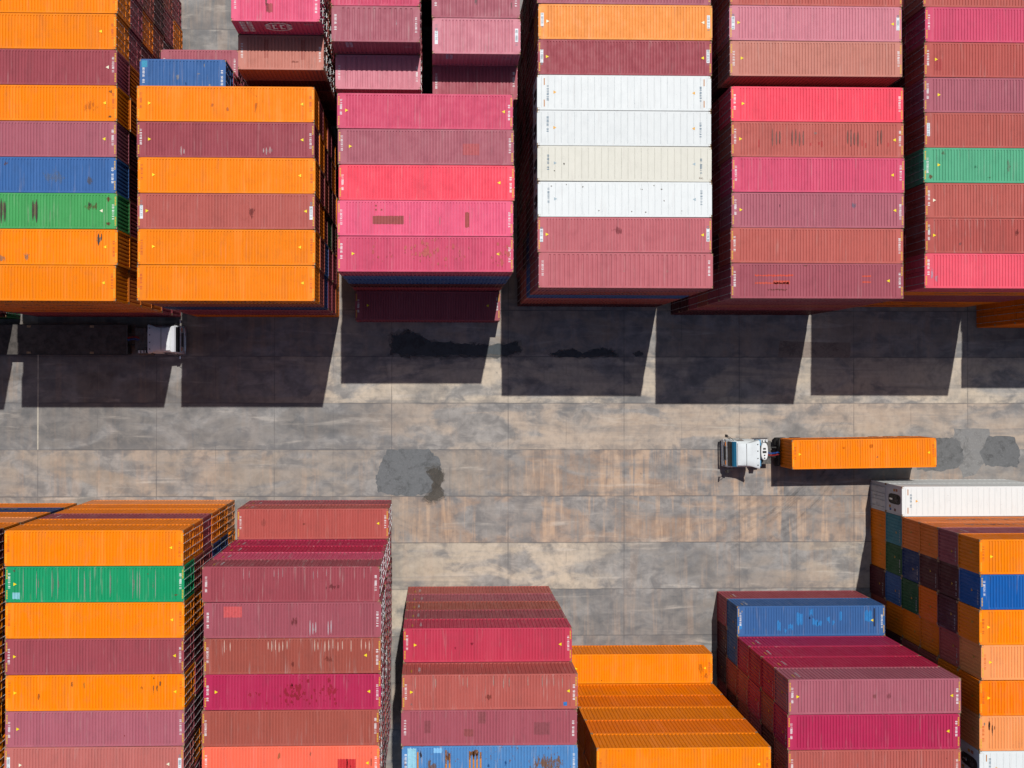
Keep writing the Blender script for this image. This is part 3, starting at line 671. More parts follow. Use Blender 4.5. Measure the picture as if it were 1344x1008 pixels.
VIS = 'L0_0_0 L0_0_1 L0_0_2 L0_0_3 L0_0_4 L0_0_5 L0_1_5 L0_2_5 L0_3_5 L0_4_5 L0_5_4 L0_6_5 L1_0_0 L1_0_1 L1_0_2 L1_0_3 L1_0_4 L1_0_5 L1_1_1 L1_1_2 L1_1_3 L1_1_4 L1_1_5 L1_2_4 L1_2_5 L1_3_4 L1_3_5 L1_4_4 L1_4_5 L1_5_4 L1_5_5 L1_6_4 L1_6_5 L2_0_0 L2_0_1 L2_1_1 L2_1_2 L2_1_3 L2_1_4 L2_1_5 L2_2_4 L2_2_5 L2_3_5 L2_4_3 L2_4_5 L2_5_5 L2_6_5 L3_0_0 L3_0_1 L3_0_2 L3_0_3 L3_0_4 L3_1_4 L3_1_5 L3_2_5 L3_3_5 L4_0_0 L4_1_0 L4_1_1 L4_1_2 L4_1_3 L4_1_4 L4_1_5 L4_2_3 L5_0_0 L5_0_1 L5_1_0 L5_1_1 L5_1_2 L5_1_3 L5_1_4 L5_1_5 L5_2_0 L5_2_1 L5_2_2 L5_2_3 L5_2_4 L5_2_5 L5_3_0 L5_3_1 L5_3_2 L5_3_3 L5_3_4 L5_3_5 L6_0_0 L6_0_1 L6_1_0 L6_1_1 L6_1_2 L6_1_3 L6_1_4 L6_1_5 L6_2_0 L6_2_1 L6_2_2 L6_2_3 L6_2_4 L6_2_5 L6_3_0 L6_3_1 L6_3_2 L6_3_3 L6_3_4 L6_3_5 L6_4_0 L6_4_1 L6_4_2 L6_4_3 L6_4_4 L6_4_5 L6_5_1 L6_5_2 L6_5_3 L6_5_4 L6_5_5 L6_6_5 L6_7_5 U0_0_0 U1_0_0 U1_0_1 U1_0_2 U1_0_3 U1_0_4 U1_0_5 U1_10_0 U1_10_1 U1_1_4 U1_1_5 U1_2_4 U1_2_5 U1_3_4 U1_3_5 U1_4_4 U1_4_5 U1_5_4 U1_5_5 U1_6_4 U1_6_5 U1_7_3 U1_7_4 U1_7_5 U1_8_2 U1_8_3 U1_8_4 U1_8_5 U1_9_0 U1_9_1 U1_9_2 U1_9_3 U2_0_0 U2_0_1 U2_0_2 U2_0_3 U2_0_4 U2_0_5 U2_1_0 U2_1_1 U2_1_2 U2_1_3 U2_1_4 U2_1_5 U2_2_1 U2_2_2 U2_2_3 U2_2_4 U2_2_5 U2_3_1 U2_3_2 U2_3_3 U2_3_4 U2_3_5 U2_4_1 U2_4_2 U2_4_3 U2_4_4 U2_4_5 U2_5_1 U2_5_2 U2_5_3 U2_5_4 U2_5_5 U3_0_0 U3_1_1 U3_1_2 U3_1_3 U3_1_4 U3_1_5 U3_2_5 U3_3_5 U3_4_5 U3_5_5 U3n_0_0 U3n_0_1 U4_0_0 U4_0_1 U4_0_2 U4_0_3 U4_0_4 U4_0_5 U4_1_0 U4_1_1 U4_1_2 U4_1_3 U4_1_4 U4_1_5 U4_2_0 U4_2_2 U4_2_3 U4_2_4 U4_2_5 U4_3_0 U4_3_1 U4_3_3 U4_3_4 U4_3_5 U4_4_0 U4_4_2 U4_4_3 U4_4_4 U4_4_5 U4_5_0 U4_5_1 U4_5_2 U4_5_3 U4_5_4 U4_5_5 U4_6_1 U4_6_2 U4_6_3 U4_6_4 U4_6_5 U4_7_1 U4_7_2 U4_7_3 U4_7_4 U4_7_5 U4_8_2 U4_8_3 U4_8_4 U4_8_5 U4_9_2 U5_0_0 U5_0_1 U5_0_2 U5_0_3 U5_0_4 U5_0_5 U5_1_4 U5_1_5 U5_2_4 U5_2_5 U5_3_4 U5_3_5 U5_4_4 U5_4_5 U5_5_4 U5_5_5 U5b_0_4 U5b_0_5 U5b_1_4 U5b_1_5 U5b_2_4 U5b_2_5 U6_0_0 U6_0_1 U6_0_2 U6_0_3 U6_0_4 U6_0_5 U6_1_5 U6_2_5 U6_3_5 U6_4_5 U6_5_5 U6_6_4 U6_6_5 U6_7_5 U6_8_5 U7_0_0 U7_0_1 U7_0_2 s0_0_5 s12_0_6 s1_0_2 s2_0_1 s2_0_2 s2_0_3 s2_0_4 s2_0_5 s3_0_4 s3_0_5 s3_0_6 s4_0_5 s5_0_5 s5_0_6 s6_0_6 s7_0_5 s8_0_6 s9_0_6'   #VIS#
import os
KEEP = set(VIS.split()) if VIS else None
def seen(*key): return KEEP is None or '_'.join(map(str, key)) in KEEP
NAMES = {}
DARKTXT, PALETXT = alb((40, 40, 62)), alb((205, 205, 212))
for bay, (bx, by, dr, doors, rows) in YARD.items():
    b0 = bay[:2]; add = 6 if bay == 'U5b' else 0
    grp = ('containers stacked above the lane' if b0[0] == 'U' else 'containers stacked below the lane')
    for r, tiers in enumerate(rows):
        rn = r + 1 + add
        y = by + dr * r * PITCH - (0 if dr > 0 else 2.438)
        if b0 == 'U3' and r > 0: y += .005
        for t, code in enumerate(tiers):
            top = t == len(tiers) - 1
            if not seen(bay, r, t):
                bulk_container('dry', bx, y, t * TIER, 'V' if code == 'H' and b0 == 'L2' else code, 'R' if (b0 == 'U1' and rn >= 8) else doors, top); continue
            kind = 'dry'
            if b0 == 'U4' and rn == 1 and top: kind = 'wide'
            if code in 'Hh' and (b0 in ('U4', 'L6')): kind = 'reefer'
            if b0 == 'L2' and code == 'H': code = 'V'
            cname = PAL[code][1]
            mk = MK.get((b0, rn), ()) if top else ()
            wear = .25
            if b0 == 'L3' and rn == 4 and top: wear = .9
            if code in 'Ee' : wear = .45
            if (b0, rn) in (('L2', 2), ('L2', 4), ('L3', 2), ('U6', 2)): wear = .55
            if code in 'Oo': wear = .12 if b0 != 'L4' else .04
            lk = LOOKS.get((b0, rn)) if top else None
            tier = TORD[t] if not (top and t < 5) else ('topmost of ' + ORD[rn - 1])
            if lk: lab = f"{lk[1]}, top of {ORD[rn - 1]}, {BAYS[b0]}"
            elif top: lab = f"{cname} container on top of {ORD[rn - 1]}, {BAYS[b0]}"
            else: lab = f"{cname} container in {TORD[t]} of {ORD[rn - 1]}, {BAYS[b0]}"
            d = doors
            if b0 == 'U1' and rn >= 8: d = 'R'
            if b0 == 'L6' and rn in (7, 8): d = 'R'
            rend = None
            if kind == 'reefer':
                rend = True; d = 'L' if (b0 == 'L6' and rn == 1 and t == 0) else 'R'
            tri, haz, plate = 'Y', True, False
            if kind == 'reefer': tri = 'A' if (rn, b0) not in ((3, 'U4'), (4, 'U4')) else 'G'
            if (b0, rn) in (('U1', 3), ('U1', 7), ('U4', 8), ('L1', 7), ('U6', 3)): tri = 'W'
            if (b0, rn) in (('L2', 2), ('L2', 3), ('U4', 1), ('U3', 3), ('L3', 3), ('L3', 4), ('U6', 5), ('L2', 6)): tri = None
            if kind == 'reefer' and b0 == 'U4' and rn not in (6,): haz = False
            if (b0, rn) in (('U4', 1), ('L3', 3), ('L3', 4), ('L2', 2), ('L2', 3)): haz = False
            if (b0, rn) in (('U4', 2), ('U4', 7), ('U4', 8), ('U2', 3), ('U6', 5), ('L1', 7), ('U5', 8)): plate = True
            letters = None
            rq = random.Random(f'{bay}{r}{t}')
            if r == 0 and ((b0 == 'U1' and t >= 2) or (b0 == 'U6' and code in 'OF') or (b0 == 'U2' and t == 5)): letters = (DARKTXT, rq.choice((0, 1)), 1.3)
            if r == 0 and (b0, t) in (('U4', 0), ('U4', 4), ('U1', 1), ('U5', 0)): letters = (alb((120, 100, 105)), 2, 1.0)
            if (b0, r, t) in (('L6', 1, 2), ('L6', 1, 3)): letters = (alb((120, 90, 80)), 0, 1.2)
            if (b0, r, t) == ('L0', 0, 1): letters = (alb((150, 130, 80)), 2, .6)
            if (b0, r, t) == ('L1', 0, 3): letters = None
            # lettering faces the lane: on -y for the upper blocks, +y for the lower ones
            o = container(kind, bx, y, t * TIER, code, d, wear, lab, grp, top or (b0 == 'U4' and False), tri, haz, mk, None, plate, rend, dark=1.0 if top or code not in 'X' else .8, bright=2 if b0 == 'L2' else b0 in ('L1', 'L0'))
            if dr < 0 and code not in 'OoFPHY' and (r == 0 or (r == 1 and t >= len(rows[0]))):
                rq = random.Random(f'c{bay}{r}{t}')
                RM = Matrix(((-1, 0, 0), (0, 0, 1), (0, 1, 0))).to_euler()
                link('side_code', CODES[rq.randrange(5)], o, alb((232, 230, 230)), (-5.0 + rq.uniform(-.1, .2), 1.2225, 1.75), RM)
                link('side_stripe', DASH, o, alb((222, 176, 40)), (-5.45, 1.2225, 1.75), RM)
            if b0 in ('L5', 'L6') and kind == 'dry':
                rq = random.Random(f'e{bay}{r}{t}')
                RM = Matrix(((0, 0, -1), (0, 1, 0), (1, 0, 0))).to_euler()
                if code not in 'OoFP': link('end_code', CODES[rq.randrange(5)], o, alb((190, 188, 192)), (-6.0985, -.45, 2.55), RM)
                link('end_mark', TRI, o, alb((206, 160, 40)), (-6.0985, rq.uniform(-.3, .2), 1.9 + rq.uniform(-.3, .2)), RM)
            if letters and b0 != 'L4':
                lo = link('side_lettering', LETTERS[letters[1]], o, letters[0], (0, 0, letters[2]))
                flip = dr < 0
                lo.rotation_euler = (0, 0, PI if flip else 0)

# the short containers behind ------------------------------------
SHORT = [
 # key, x, y, tiers from ground, wide ribs, label of the top one, extra
 ('s0', 13.26, 18.2, 'MXNMML', 'short', 'short blue container with scuffed roof behind the orange top row'),
 ('s1', 12.55, 21.5, 'NMV', 'short', 'short mauve container low behind the blue one'),
 ('s2', 20.12, 19.97, 'NXNNXT', 'short', 'short terracotta container below the pink short one, half in shade'),
 ('s3', 20.10, 22.46, 'MNXMNMK', 'short', 'short pink container with white emblem on its front side'),
 ('s4', 26.95, 18.64, 'XMXMMI', 'shortwide', 'short dusty pink container with shaded rear, behind magenta front block'),
 ('s5', 26.95, 21.13, 'MXMXMMV', 'shortwide', 'short mauve container with pale crack line on roof'),
 ('s6', 26.95, 23.60, 'XMXMXMG', 'short', 'short magenta container at the top edge'),
 ('s7', 33.94, 17.98, 'MXMXMW', 'short', 'short plum container mostly shaded, left of the white tops'),
 ('s8', 33.94, 20.35, 'XMMXMXI', 'short', 'short pale pink container with white code plates'),
 ('s9', 33.94, 22.83, 'MXMMXMV', 'short', 'short mauve container with rusty streaks at the top edge'),
 ('s10', 20.10, 24.94, 'MNXMNMM', 'short', 'short maroon container behind the pink short one'),
 ('s11', 26.95, 26.08, 'MNXMNMM', 'short', 'short maroon container behind the magenta short one'),
 ('s12', 33.94, 25.30, 'MNXMNMM', 'short', 'short maroon container behind the streaked mauve short one'),
]
for r, tiers in enumerate(('MXNMXM', 'XMNMMX')):
    for t, code in enumerate(tiers):
        if not seen('U3n', r, t): bulk_container('dry', 27.40, 28.7 + r * PITCH, t * TIER, code, 'R', t == 5)
        else: container('dry', 27.40, 28.7 + r * PITCH, t * TIER, code, 'R', .3, f"{PAL[code][1]} container in {TORD[t]}, {('first', 'second')[r]} long row behind the short containers", 'containers stacked above the lane')
SMK = {'s0': [(-.5, -.2, -.7, .5, LG, 'stain', 0, .8), (1.7, 2.1, -.9, -.4, LG, 'stain', .05, 1), (1.4, 1.6, .5, 1.1, LG, 'stain', 0, .9), (.9, 1.3, .1, .3, LG, 'stain', 0, .9), (.1, .3, -.9, -.1, alb((30, 60, 110)), 'stain', 0, .8), (-2.9, -2.5, .65, 1.1, alb((40, 150, 190)), 'paint', .02)],
       's2': [(-1.2, -.9, -.4, .9, alb((186, 106, 92)), 'paint', .02), (1.4, 1.7, -.5, .9, alb((186, 106, 92)), 'paint', .02), (.1, 2.0, -.8, -.5, alb((170, 96, 84)), 'stain', 0, .7)],
       's3': [(-.65, -.2, -.6, .0, alb((176, 66, 76)), 'paint', .04), (-.8, -.5, -.5, .9, alb((150, 120, 110)), 'stain', 0, .9), (-1.3, -.8, .1, .8, alb((214, 84, 104)), 'stain', 0, .8), (1.6, 1.9, .3, 1.1, alb((236, 190, 200)), 'stain', 0, .9)],
       's5': [(1.3, 1.5, -1.0, 1.0, alb((230, 200, 205)), 'stain', .05, 1)],
       's9': [(-.2, .2, -1.0, 1.0, alb((150, 130, 130)), 'stain', 0, .9), (2.3, 2.6, -1, .3, alb((140, 120, 120)), 'stain', 0, .8)]}
SIDE = {'s2': 'second short stack from left', 's0': 'blue-topped short stack', 's1': 'low mauve short stack', 's3': 'pink-topped short stack', 's4': 'dusty pink short stack', 's5': 'mauve short stack',
        's6': 'magenta short stack', 's7': 'plum short stack', 's8': 'pale pink short stack', 's9': 'streaked mauve short stack', 's10': 'short stack behind the pink one', 's11': 'short stack behind the magenta one', 's12': 'short stack behind the streaked mauve one'}
for key, x, y, tiers, kind, lab in SHORT:
    for t, code in enumerate(tiers):
        top = t == len(tiers) - 1
        if not seen(key, 0, t):
            bulk_container(kind, x, y, t * TIER20, code, 'R', top); continue
        cname = PAL[code][1]
        nth = ['ground tier', 'second tier', 'third tier', 'fourth tier', 'fifth tier', 'sixth tier'][t] if not top else ''
        d = 'R'
        o = container(kind, x, y, t * TIER20, code, d, .4, lab if top else f"short {cname} container in {nth} of the {SIDE[key]}", 'short containers behind the upper blocks', top, None, False, SMK.get(key, ()) if top else (), None, key == 's8', bright=2 if key in ('s2', 's3', 's4') else False)
        if key == 's3' and top:
            link('side_emblem', EMBLEM, o, (.86, .86, .86), (.05, 0, 1.5))
            link('side_glyphs', GLYPHS, o, (.86, .86, .86), (-2.55, 0, .55))
            link('data_panel', LETTERS[2], o, alb((215, 205, 210)), (2.2, 0, 1.9)).scale = (.12, 1, .3)
        if key in ('s5', 's8') and top:
            link('side_emblem', GLYPHS, o, alb((205, 205, 225)), (-2.1, 0, 1.45)).scale = (.55, 1, .5)
            link('data_panel', LETTERS[2], o, alb((200, 190, 195)), (2.2, 0, 1.5)).scale = (.10, 1, .3)

bulk_finish()

# ------------------------------------------------------------------ ground
def ground_material():
    m, nt = new_mat('concrete_slabs')
    tc = nt.nodes.new('ShaderNodeTexCoord'); co = tc.outputs['Object']
    at = nt.nodes.new('ShaderNodeVertexColor'); at.layer_name = 'tint'
    sep = nt.nodes.new('ShaderNodeSeparateXYZ'); nt.links.new(co, sep.inputs[0])
    # every strip of slabs was poured by itself: shift the weathering from strip to strip
    row = math_node(nt, 'FLOOR', math_node(nt, 'DIVIDE', sep.outputs[1], 4.042))
    cmb = nt.nodes.new('ShaderNodeCombineXYZ')
    nt.links.new(math_node(nt, 'ADD', sep.outputs[0], math_node(nt, 'MULTIPLY', row, 37.3)), cmb.inputs[0])
    nt.links.new(sep.outputs[1], cmb.inputs[1]); nt.links.new(math_node(nt, 'MULTIPLY', row, 3.7), cmb.inputs[2])
    rc = cmb.outputs[0]
    low = noise(nt, scaled(nt, rc, (.16, .34, 1)), 1.0, 6, .56, .9)
    mid = noise(nt, scaled(nt, rc, (.75, .95, 1)), 1.0, 7, .62, .4)
    fine = noise(nt, scaled(nt, co, (2.6, 2.2, 1)), 1.0, 6, .6)
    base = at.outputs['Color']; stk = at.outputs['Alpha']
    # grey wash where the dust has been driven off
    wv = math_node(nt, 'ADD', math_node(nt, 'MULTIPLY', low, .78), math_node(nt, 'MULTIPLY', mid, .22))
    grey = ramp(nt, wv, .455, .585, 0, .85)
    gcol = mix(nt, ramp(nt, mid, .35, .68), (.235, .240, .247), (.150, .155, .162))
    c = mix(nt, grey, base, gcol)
    # run-off streaks across the strip, rusty and dark by turns
    s1 = noise(nt, scaled(nt, rc, (.62, .055, 1)), 1.0, 5, .58, .35)
    s2 = noise(nt, scaled(nt, rc, (1.9, .10, 1)), 1.3, 5, .62, .3)
    sv = math_node(nt, 'ADD', math_node(nt, 'MULTIPLY', s1, .62), math_node(nt, 'MULTIPLY', s2, .38))
    rust = math_node(nt, 'MULTIPLY', ramp(nt, sv, .50, .60), stk)
    c = mix(nt, math_node(nt, 'MULTIPLY', rust, .85), c, (.44, .30, .205))
    dark = math_node(nt, 'MULTIPLY', ramp(nt, sv, .49, .40), math_node(nt, 'ADD', math_node(nt, 'MULTIPLY', stk, .75), .12))
    c = mix(nt, dark, c, (.205, .190, .182))
    # long smears along the lane, dark and pale
    h1 = noise(nt, scaled(nt, co, (.045, .62, 1)), 1.0, 7, .62, .7)
    c = mix(nt, ramp(nt, h1, .52, .68, 0, .60), c, (.15, .15, .155))
    h2 = noise(nt, scaled(nt, co, (.09, .8, 1)), 1.4, 6, .62, .5)
    c = mix(nt, ramp(nt, h2, .57, .72, 0, .40), c, (.58, .53, .47))
    # wheel paths worn into the lane, lengthwise, broken up
    wy = math_node(nt, 'ADD', sep.outputs[1], math_node(nt, 'MULTIPLY', math_node(nt, 'SUBTRACT', noise(nt, scaled(nt, co, (.03, .08, 1)), 1.0, 3), .5), 3.2))
    def path(y0, w):
        return ramp(nt, math_node(nt, 'ABSOLUTE', math_node(nt, 'ADD', wy, -y0)), w * .3, w, 1, 0)
    wp = None
    for y0 in (-3.3, -5.2, -7.4, -9.3, -11.6, 1.4, -.5):
        q = path(y0, .75); wp = q if wp is None else math_node(nt, 'MAXIMUM', wp, q)
    wn = noise(nt, scaled(nt, co, (.11, 1.4, 1)), 1.0, 7, .68, .3)
    c = mix(nt, math_node(nt, 'MULTIPLY', wp, ramp(nt, wn, .44, .66, 0, .42)), c, (.15, .148, .148))
    # soot and oil, in soft clouds
    oil = noise(nt, scaled(nt, co, (.19, .21, 1)), 1.0, 7, .62, .9)
    c = mix(nt, ramp(nt, oil, .53, .72, 0, .72), c, (.115, .117, .122))
    sp = noise(nt, co, 1.7, 4, .6)
    c = mix(nt, ramp(nt, sp, .69, .76, 0, .6), c, (.10, .10, .10))
    # grain
    c = mix(nt, ramp(nt, mid, .30, .70, .20, 0), c, (.60, .545, .48))
    c = mix(nt, ramp(nt, fine, .40, .75, 0, .30), c, (.16, .155, .15))
    # joints
    wob = math_node(nt, 'MULTIPLY', math_node(nt, 'SUBTRACT', noise(nt, co, 1.1, 3), .5), .05)
    def line(axis, size, w):
        v = math_node(nt, 'DIVIDE', math_node(nt, 'ADD', sep.outputs[axis], wob), size)
        fr = math_node(nt, 'ABSOLUTE', math_node(nt, 'SUBTRACT', math_node(nt, 'FRACT', math_node(nt, 'ADD', v, .5)), .5))
        return ramp(nt, math_node(nt, 'MULTIPLY', fr, size), w * .35, w, 1, 0)
    jx, jy = line(0, 10.13, .060), line(1, 4.042, .070)
    brk = ramp(nt, noise(nt, co, .30, 4), .34, .58, .35, 1)
    j = math_node(nt, 'MULTIPLY', math_node(nt, 'MAXIMUM', math_node(nt, 'MULTIPLY', jx, .75), jy), brk)
    jd = math_node(nt, 'MAXIMUM', math_node(nt, 'MULTIPLY', line(0, 10.13, .4), .5), line(1, 4.042, .75))
    c = mix(nt, math_node(nt, 'MULTIPLY', jd, ramp(nt, mid, .42, .62, 0, .45)), c, (.15, .15, .155))
    c = mix(nt, math_node(nt, 'MULTIPLY', j, .56), c, (.07, .072, .078))
    hx = math_node(nt, 'MULTIPLY', line(0, 5.065, .05), ramp(nt, noise(nt, co, .22, 3), .5, .6))
    c = mix(nt, math_node(nt, 'MULTIPLY', hx, .35), c, (.09, .09, .095))
    cr = nt.nodes.new('ShaderNodeTexVoronoi'); cr.feature = 'DISTANCE_TO_EDGE'; cr.inputs['Scale'].default_value = .16
    nt.links.new(scaled(nt, co, (1, 1.6, 1)), cr.inputs['Vector'])
    crk = math_node(nt, 'MULTIPLY', ramp(nt, cr.outputs['Distance'], .004, .010, 1, 0), ramp(nt, noise(nt, co, .12, 3), .54, .62))
    c = mix(nt, math_node(nt, 'MULTIPLY', crk, .12), c, (.09, .09, .09))
    bump = nt.nodes.new('ShaderNodeBump'); bump.inputs['Strength'].default_value = .2; bump.inputs['Distance'].default_value = .01
    nt.links.new(math_node(nt, 'SUBTRACT', fine, math_node(nt, 'MULTIPLY', j, .6)), bump.inputs['Height'])
    finish(nt, c, ramp(nt, oil, .4, .7, .85, .6), 0, .2, bump.outputs[0])
    return m
GROUND = ground_material()
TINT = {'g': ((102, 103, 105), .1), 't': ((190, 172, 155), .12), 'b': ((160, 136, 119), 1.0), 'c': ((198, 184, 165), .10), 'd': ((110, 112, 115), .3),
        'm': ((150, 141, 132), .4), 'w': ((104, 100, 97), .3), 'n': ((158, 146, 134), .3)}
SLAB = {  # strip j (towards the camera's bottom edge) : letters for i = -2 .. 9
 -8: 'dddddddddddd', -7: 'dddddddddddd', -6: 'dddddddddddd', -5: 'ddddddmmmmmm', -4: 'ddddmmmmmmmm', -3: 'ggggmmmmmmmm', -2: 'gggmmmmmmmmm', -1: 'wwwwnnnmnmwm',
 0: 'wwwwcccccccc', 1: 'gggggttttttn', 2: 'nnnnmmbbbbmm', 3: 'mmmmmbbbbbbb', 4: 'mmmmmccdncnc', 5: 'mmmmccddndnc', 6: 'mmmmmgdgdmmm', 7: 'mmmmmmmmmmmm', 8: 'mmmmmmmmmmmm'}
def build_ground():
    b = MB(); tints = []
    far = 2500
    xs = [i * 10.13 for i in range(-14, 24)]; ys = [-j * 4.042 for j in range(-22, 24)]
    xs = [-far] + xs + [far]; ys = [far] + ys + [-far]
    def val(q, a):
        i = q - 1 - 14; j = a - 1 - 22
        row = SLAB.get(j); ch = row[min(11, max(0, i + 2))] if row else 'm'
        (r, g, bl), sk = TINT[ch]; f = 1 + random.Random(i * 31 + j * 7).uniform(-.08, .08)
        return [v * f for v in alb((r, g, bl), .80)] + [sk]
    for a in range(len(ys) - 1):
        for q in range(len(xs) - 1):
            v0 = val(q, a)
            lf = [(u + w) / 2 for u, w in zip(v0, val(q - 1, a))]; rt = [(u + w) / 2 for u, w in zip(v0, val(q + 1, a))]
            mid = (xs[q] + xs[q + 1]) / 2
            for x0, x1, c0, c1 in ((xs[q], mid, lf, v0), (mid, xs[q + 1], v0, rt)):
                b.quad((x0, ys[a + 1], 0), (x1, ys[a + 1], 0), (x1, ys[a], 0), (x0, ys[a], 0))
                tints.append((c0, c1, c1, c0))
    me = bpy.data.meshes.new('yard_ground'); me.from_pydata(b.v, [], b.f)
    ca = me.color_attributes.new('tint', 'FLOAT_COLOR', 'CORNER')
    for p in me.polygons:
        for k, li in enumerate(p.loop_indices): ca.data[li].color = tints[p.index][k]
    me.materials.append(GROUND)
    structure('yard_ground', me)
build_ground()

def blob(name, pts, z, mat, col, rough=.25, seed=1, sub=5, strength=1.0):
    """an irregular flat patch with real outline, a few millimetres above the slabs"""
    r = random.Random(seed); out = []
    n = len(pts)
    for k in range(n):
        (x0, y0), (x1, y1) = pts[k], pts[(k + 1) % n]
        L = math.hypot(x1 - x0, y1 - y0)
        for q in range(sub):
            t = q / sub
            w = rough if 0 < q else rough * .4
            out.append((x0 + (x1 - x0) * t + r.uniform(-w, w), y0 + (y1 - y0) * t + r.uniform(-w, w), z))
    b = MB(); b.v = out; b.f = [tuple(range(len(out)))]; b.mi = [0]
    o = structure(name, b.mesh(name + '_mesh', mat)); o.color = (*col, strength); return o
_blob = blob
def blob(name, pts, z, mat, col, rough=.25, seed=1, sub=5, strength=1.0):
    cx = sum(p[0] for p in pts) / len(pts); cy = sum(p[1] for p in pts) / len(pts)
    for k, (g, st) in enumerate(((.30, .25), (.14, .40)) if 'stain' in name else ()):
        big = [(x + g * (1 if x > cx else -1) * min(1, abs(x - cx)), y + g * (1 if y > cy else -1) * min(1, abs(y - cy) * 1.5)) for x, y in pts]
        _blob(name, big, z - .002 + k * .0008, mat, tuple(c * .9 + .02 for c in col), rough * 1.8, seed + 50 + k, sub + 2, st * strength)
    return _blob(name, pts, z, mat, col, rough, seed, sub, strength)
def patch_material(name, hole=.0):
    m, nt = new_mat(name)
    oi, tc, co = rnd_coords(nt)
    n = noise(nt, co, 1.2, 8, .68, .5); n2 = noise(nt, co, 6.0, 6, .7)
    dk = nt.nodes.new('ShaderNodeHueSaturation'); nt.links.new(oi.outputs['Color'], dk.inputs['Color']); dk.inputs['Value'].default_value = .55
    lt = nt.nodes.new('ShaderNodeHueSaturation'); nt.links.new(oi.outputs['Color'], lt.inputs['Color']); lt.inputs['Value'].default_value = 1.35
    c = mix(nt, ramp(nt, n, .46, .66, 0, .8), oi.outputs['Color'], dk.outputs[0])
    c = mix(nt, ramp(nt, n2, .46, .72, 0, .7), c, lt.outputs[0])
    a = ramp(nt, n2, .74, .8, 1, 0)
    finish(nt, c, .7, 0, .3, None, math_node(nt, 'MULTIPLY', a, oi.outputs['Alpha']))
    return m
ASPH = patch_material('asphalt_patch_surface')
blob('asphalt_patch', [(30.0, -8.06), (33.6, -8.02), (34.6, -9.0), (34.7, -10.4), (33.9, -11.9), (31.5, -12.1), (29.2, -11.8), (29.0, -10.6), (29.4, -9.4)], .006, ASPH, (.128, .137, .146), .09, 3, 8, .93)
blob('oil_stain', [(33.4, -9.9), (34.4, -9.6), (34.9, -10.4), (34.6, -11.3), (34.9, -12.1), (33.9, -12.6), (33.2, -12.2), (34.0, -11.6), (33.9, -10.6)], .010, ASPH, (.095, .085, .072), .12, 4, 5, .6)
blob('asphalt_patch', [(78.0, -7.2), (79.6, -7.0), (80.4, -7.4), (80.7, -8.9), (80.2, -9.7), (78.2, -10.0), (76.5, -9.9), (76.4, -8.0)], .006, ASPH, (.115, .118, .122), .10, 5, 6)
blob('asphalt_patch', [(82.9, -6.9), (85.2, -7.0), (85.7, -8.4), (85.5, -9.7), (84.2, -9.6), (82.6, -9.5), (82.1, -8.3)], .006, ASPH, (.115, .118, .122), .10, 6, 6)
blob('concrete_repair', [(79.8, -6.2), (83.0, -6.25), (83.1, -8.6), (81.8, -10.2), (80.6, -10.6), (79.9, -8.4)], .004, ASPH, (.22, .22, .22), .10, 7, 5, .8)
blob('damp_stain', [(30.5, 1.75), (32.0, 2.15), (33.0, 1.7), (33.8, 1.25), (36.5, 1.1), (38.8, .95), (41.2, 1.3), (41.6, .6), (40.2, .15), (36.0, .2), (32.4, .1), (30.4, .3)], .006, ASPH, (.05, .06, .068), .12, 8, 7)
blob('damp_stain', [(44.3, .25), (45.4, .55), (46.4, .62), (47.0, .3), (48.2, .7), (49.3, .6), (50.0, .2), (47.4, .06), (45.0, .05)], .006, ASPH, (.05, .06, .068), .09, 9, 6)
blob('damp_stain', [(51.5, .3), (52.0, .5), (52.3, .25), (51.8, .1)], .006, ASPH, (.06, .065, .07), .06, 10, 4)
blob('concrete_repair', [(64.2, -.02), (69.0, -.02), (70.6, -.05), (70.6, 1.3), (64.4, 1.45)], .004, ASPH, (.21, .17, .145), .05, 11, 3)
def tyre_marks():
    b = MB(); r = random.Random(5)
    for k in range(9):
        cx, cy = 50 + r.uniform(-2, 3), -2.0 + r.uniform(-1, 1); R = r.uniform(11.5, 16.5); a0 = r.uniform(-62, -50); a1 = a0 + r.uniform(22, 40)
        pts = [math.radians(a0 + (a1 - a0) * q / 24) for q in range(25)]
        for w in (0, .5):
            z = .0075 + k * .0004 + w * .0002
            b.grid([[(cx + (R + w + d) * math.cos(a) * 1.25, cy + (R + w + d) * math.sin(a), z) for a in pts] for d in (0, .24)])
    m, nt = new_mat('tyre_rubber_marks'); tc = nt.nodes.new('ShaderNodeTexCoord')
    n = noise(nt, scaled(nt, tc.outputs['Object'], (.5, .5, 1)), 1.0, 8, .75)
    finish(nt, (.06, .058, .058), .8, 0, .2, None, ramp(nt, n, .36, .75, 0, .16))
    o = link('tyre_marks', b.mesh('tyre_marks_mesh', m)); o['kind'] = 'stuff'
    tag(o, 'faint curved dark tyre marks on the lower part of the lane', 'tyre marks')
tyre_marks()
structure('joint_filler', MB().box(-.045, .045, -8.05, .3, .002, .006).mesh('joint_filler_mesh', simple('pale_sealant', (.50, .46, .38), .8, 0, .3, 3)))

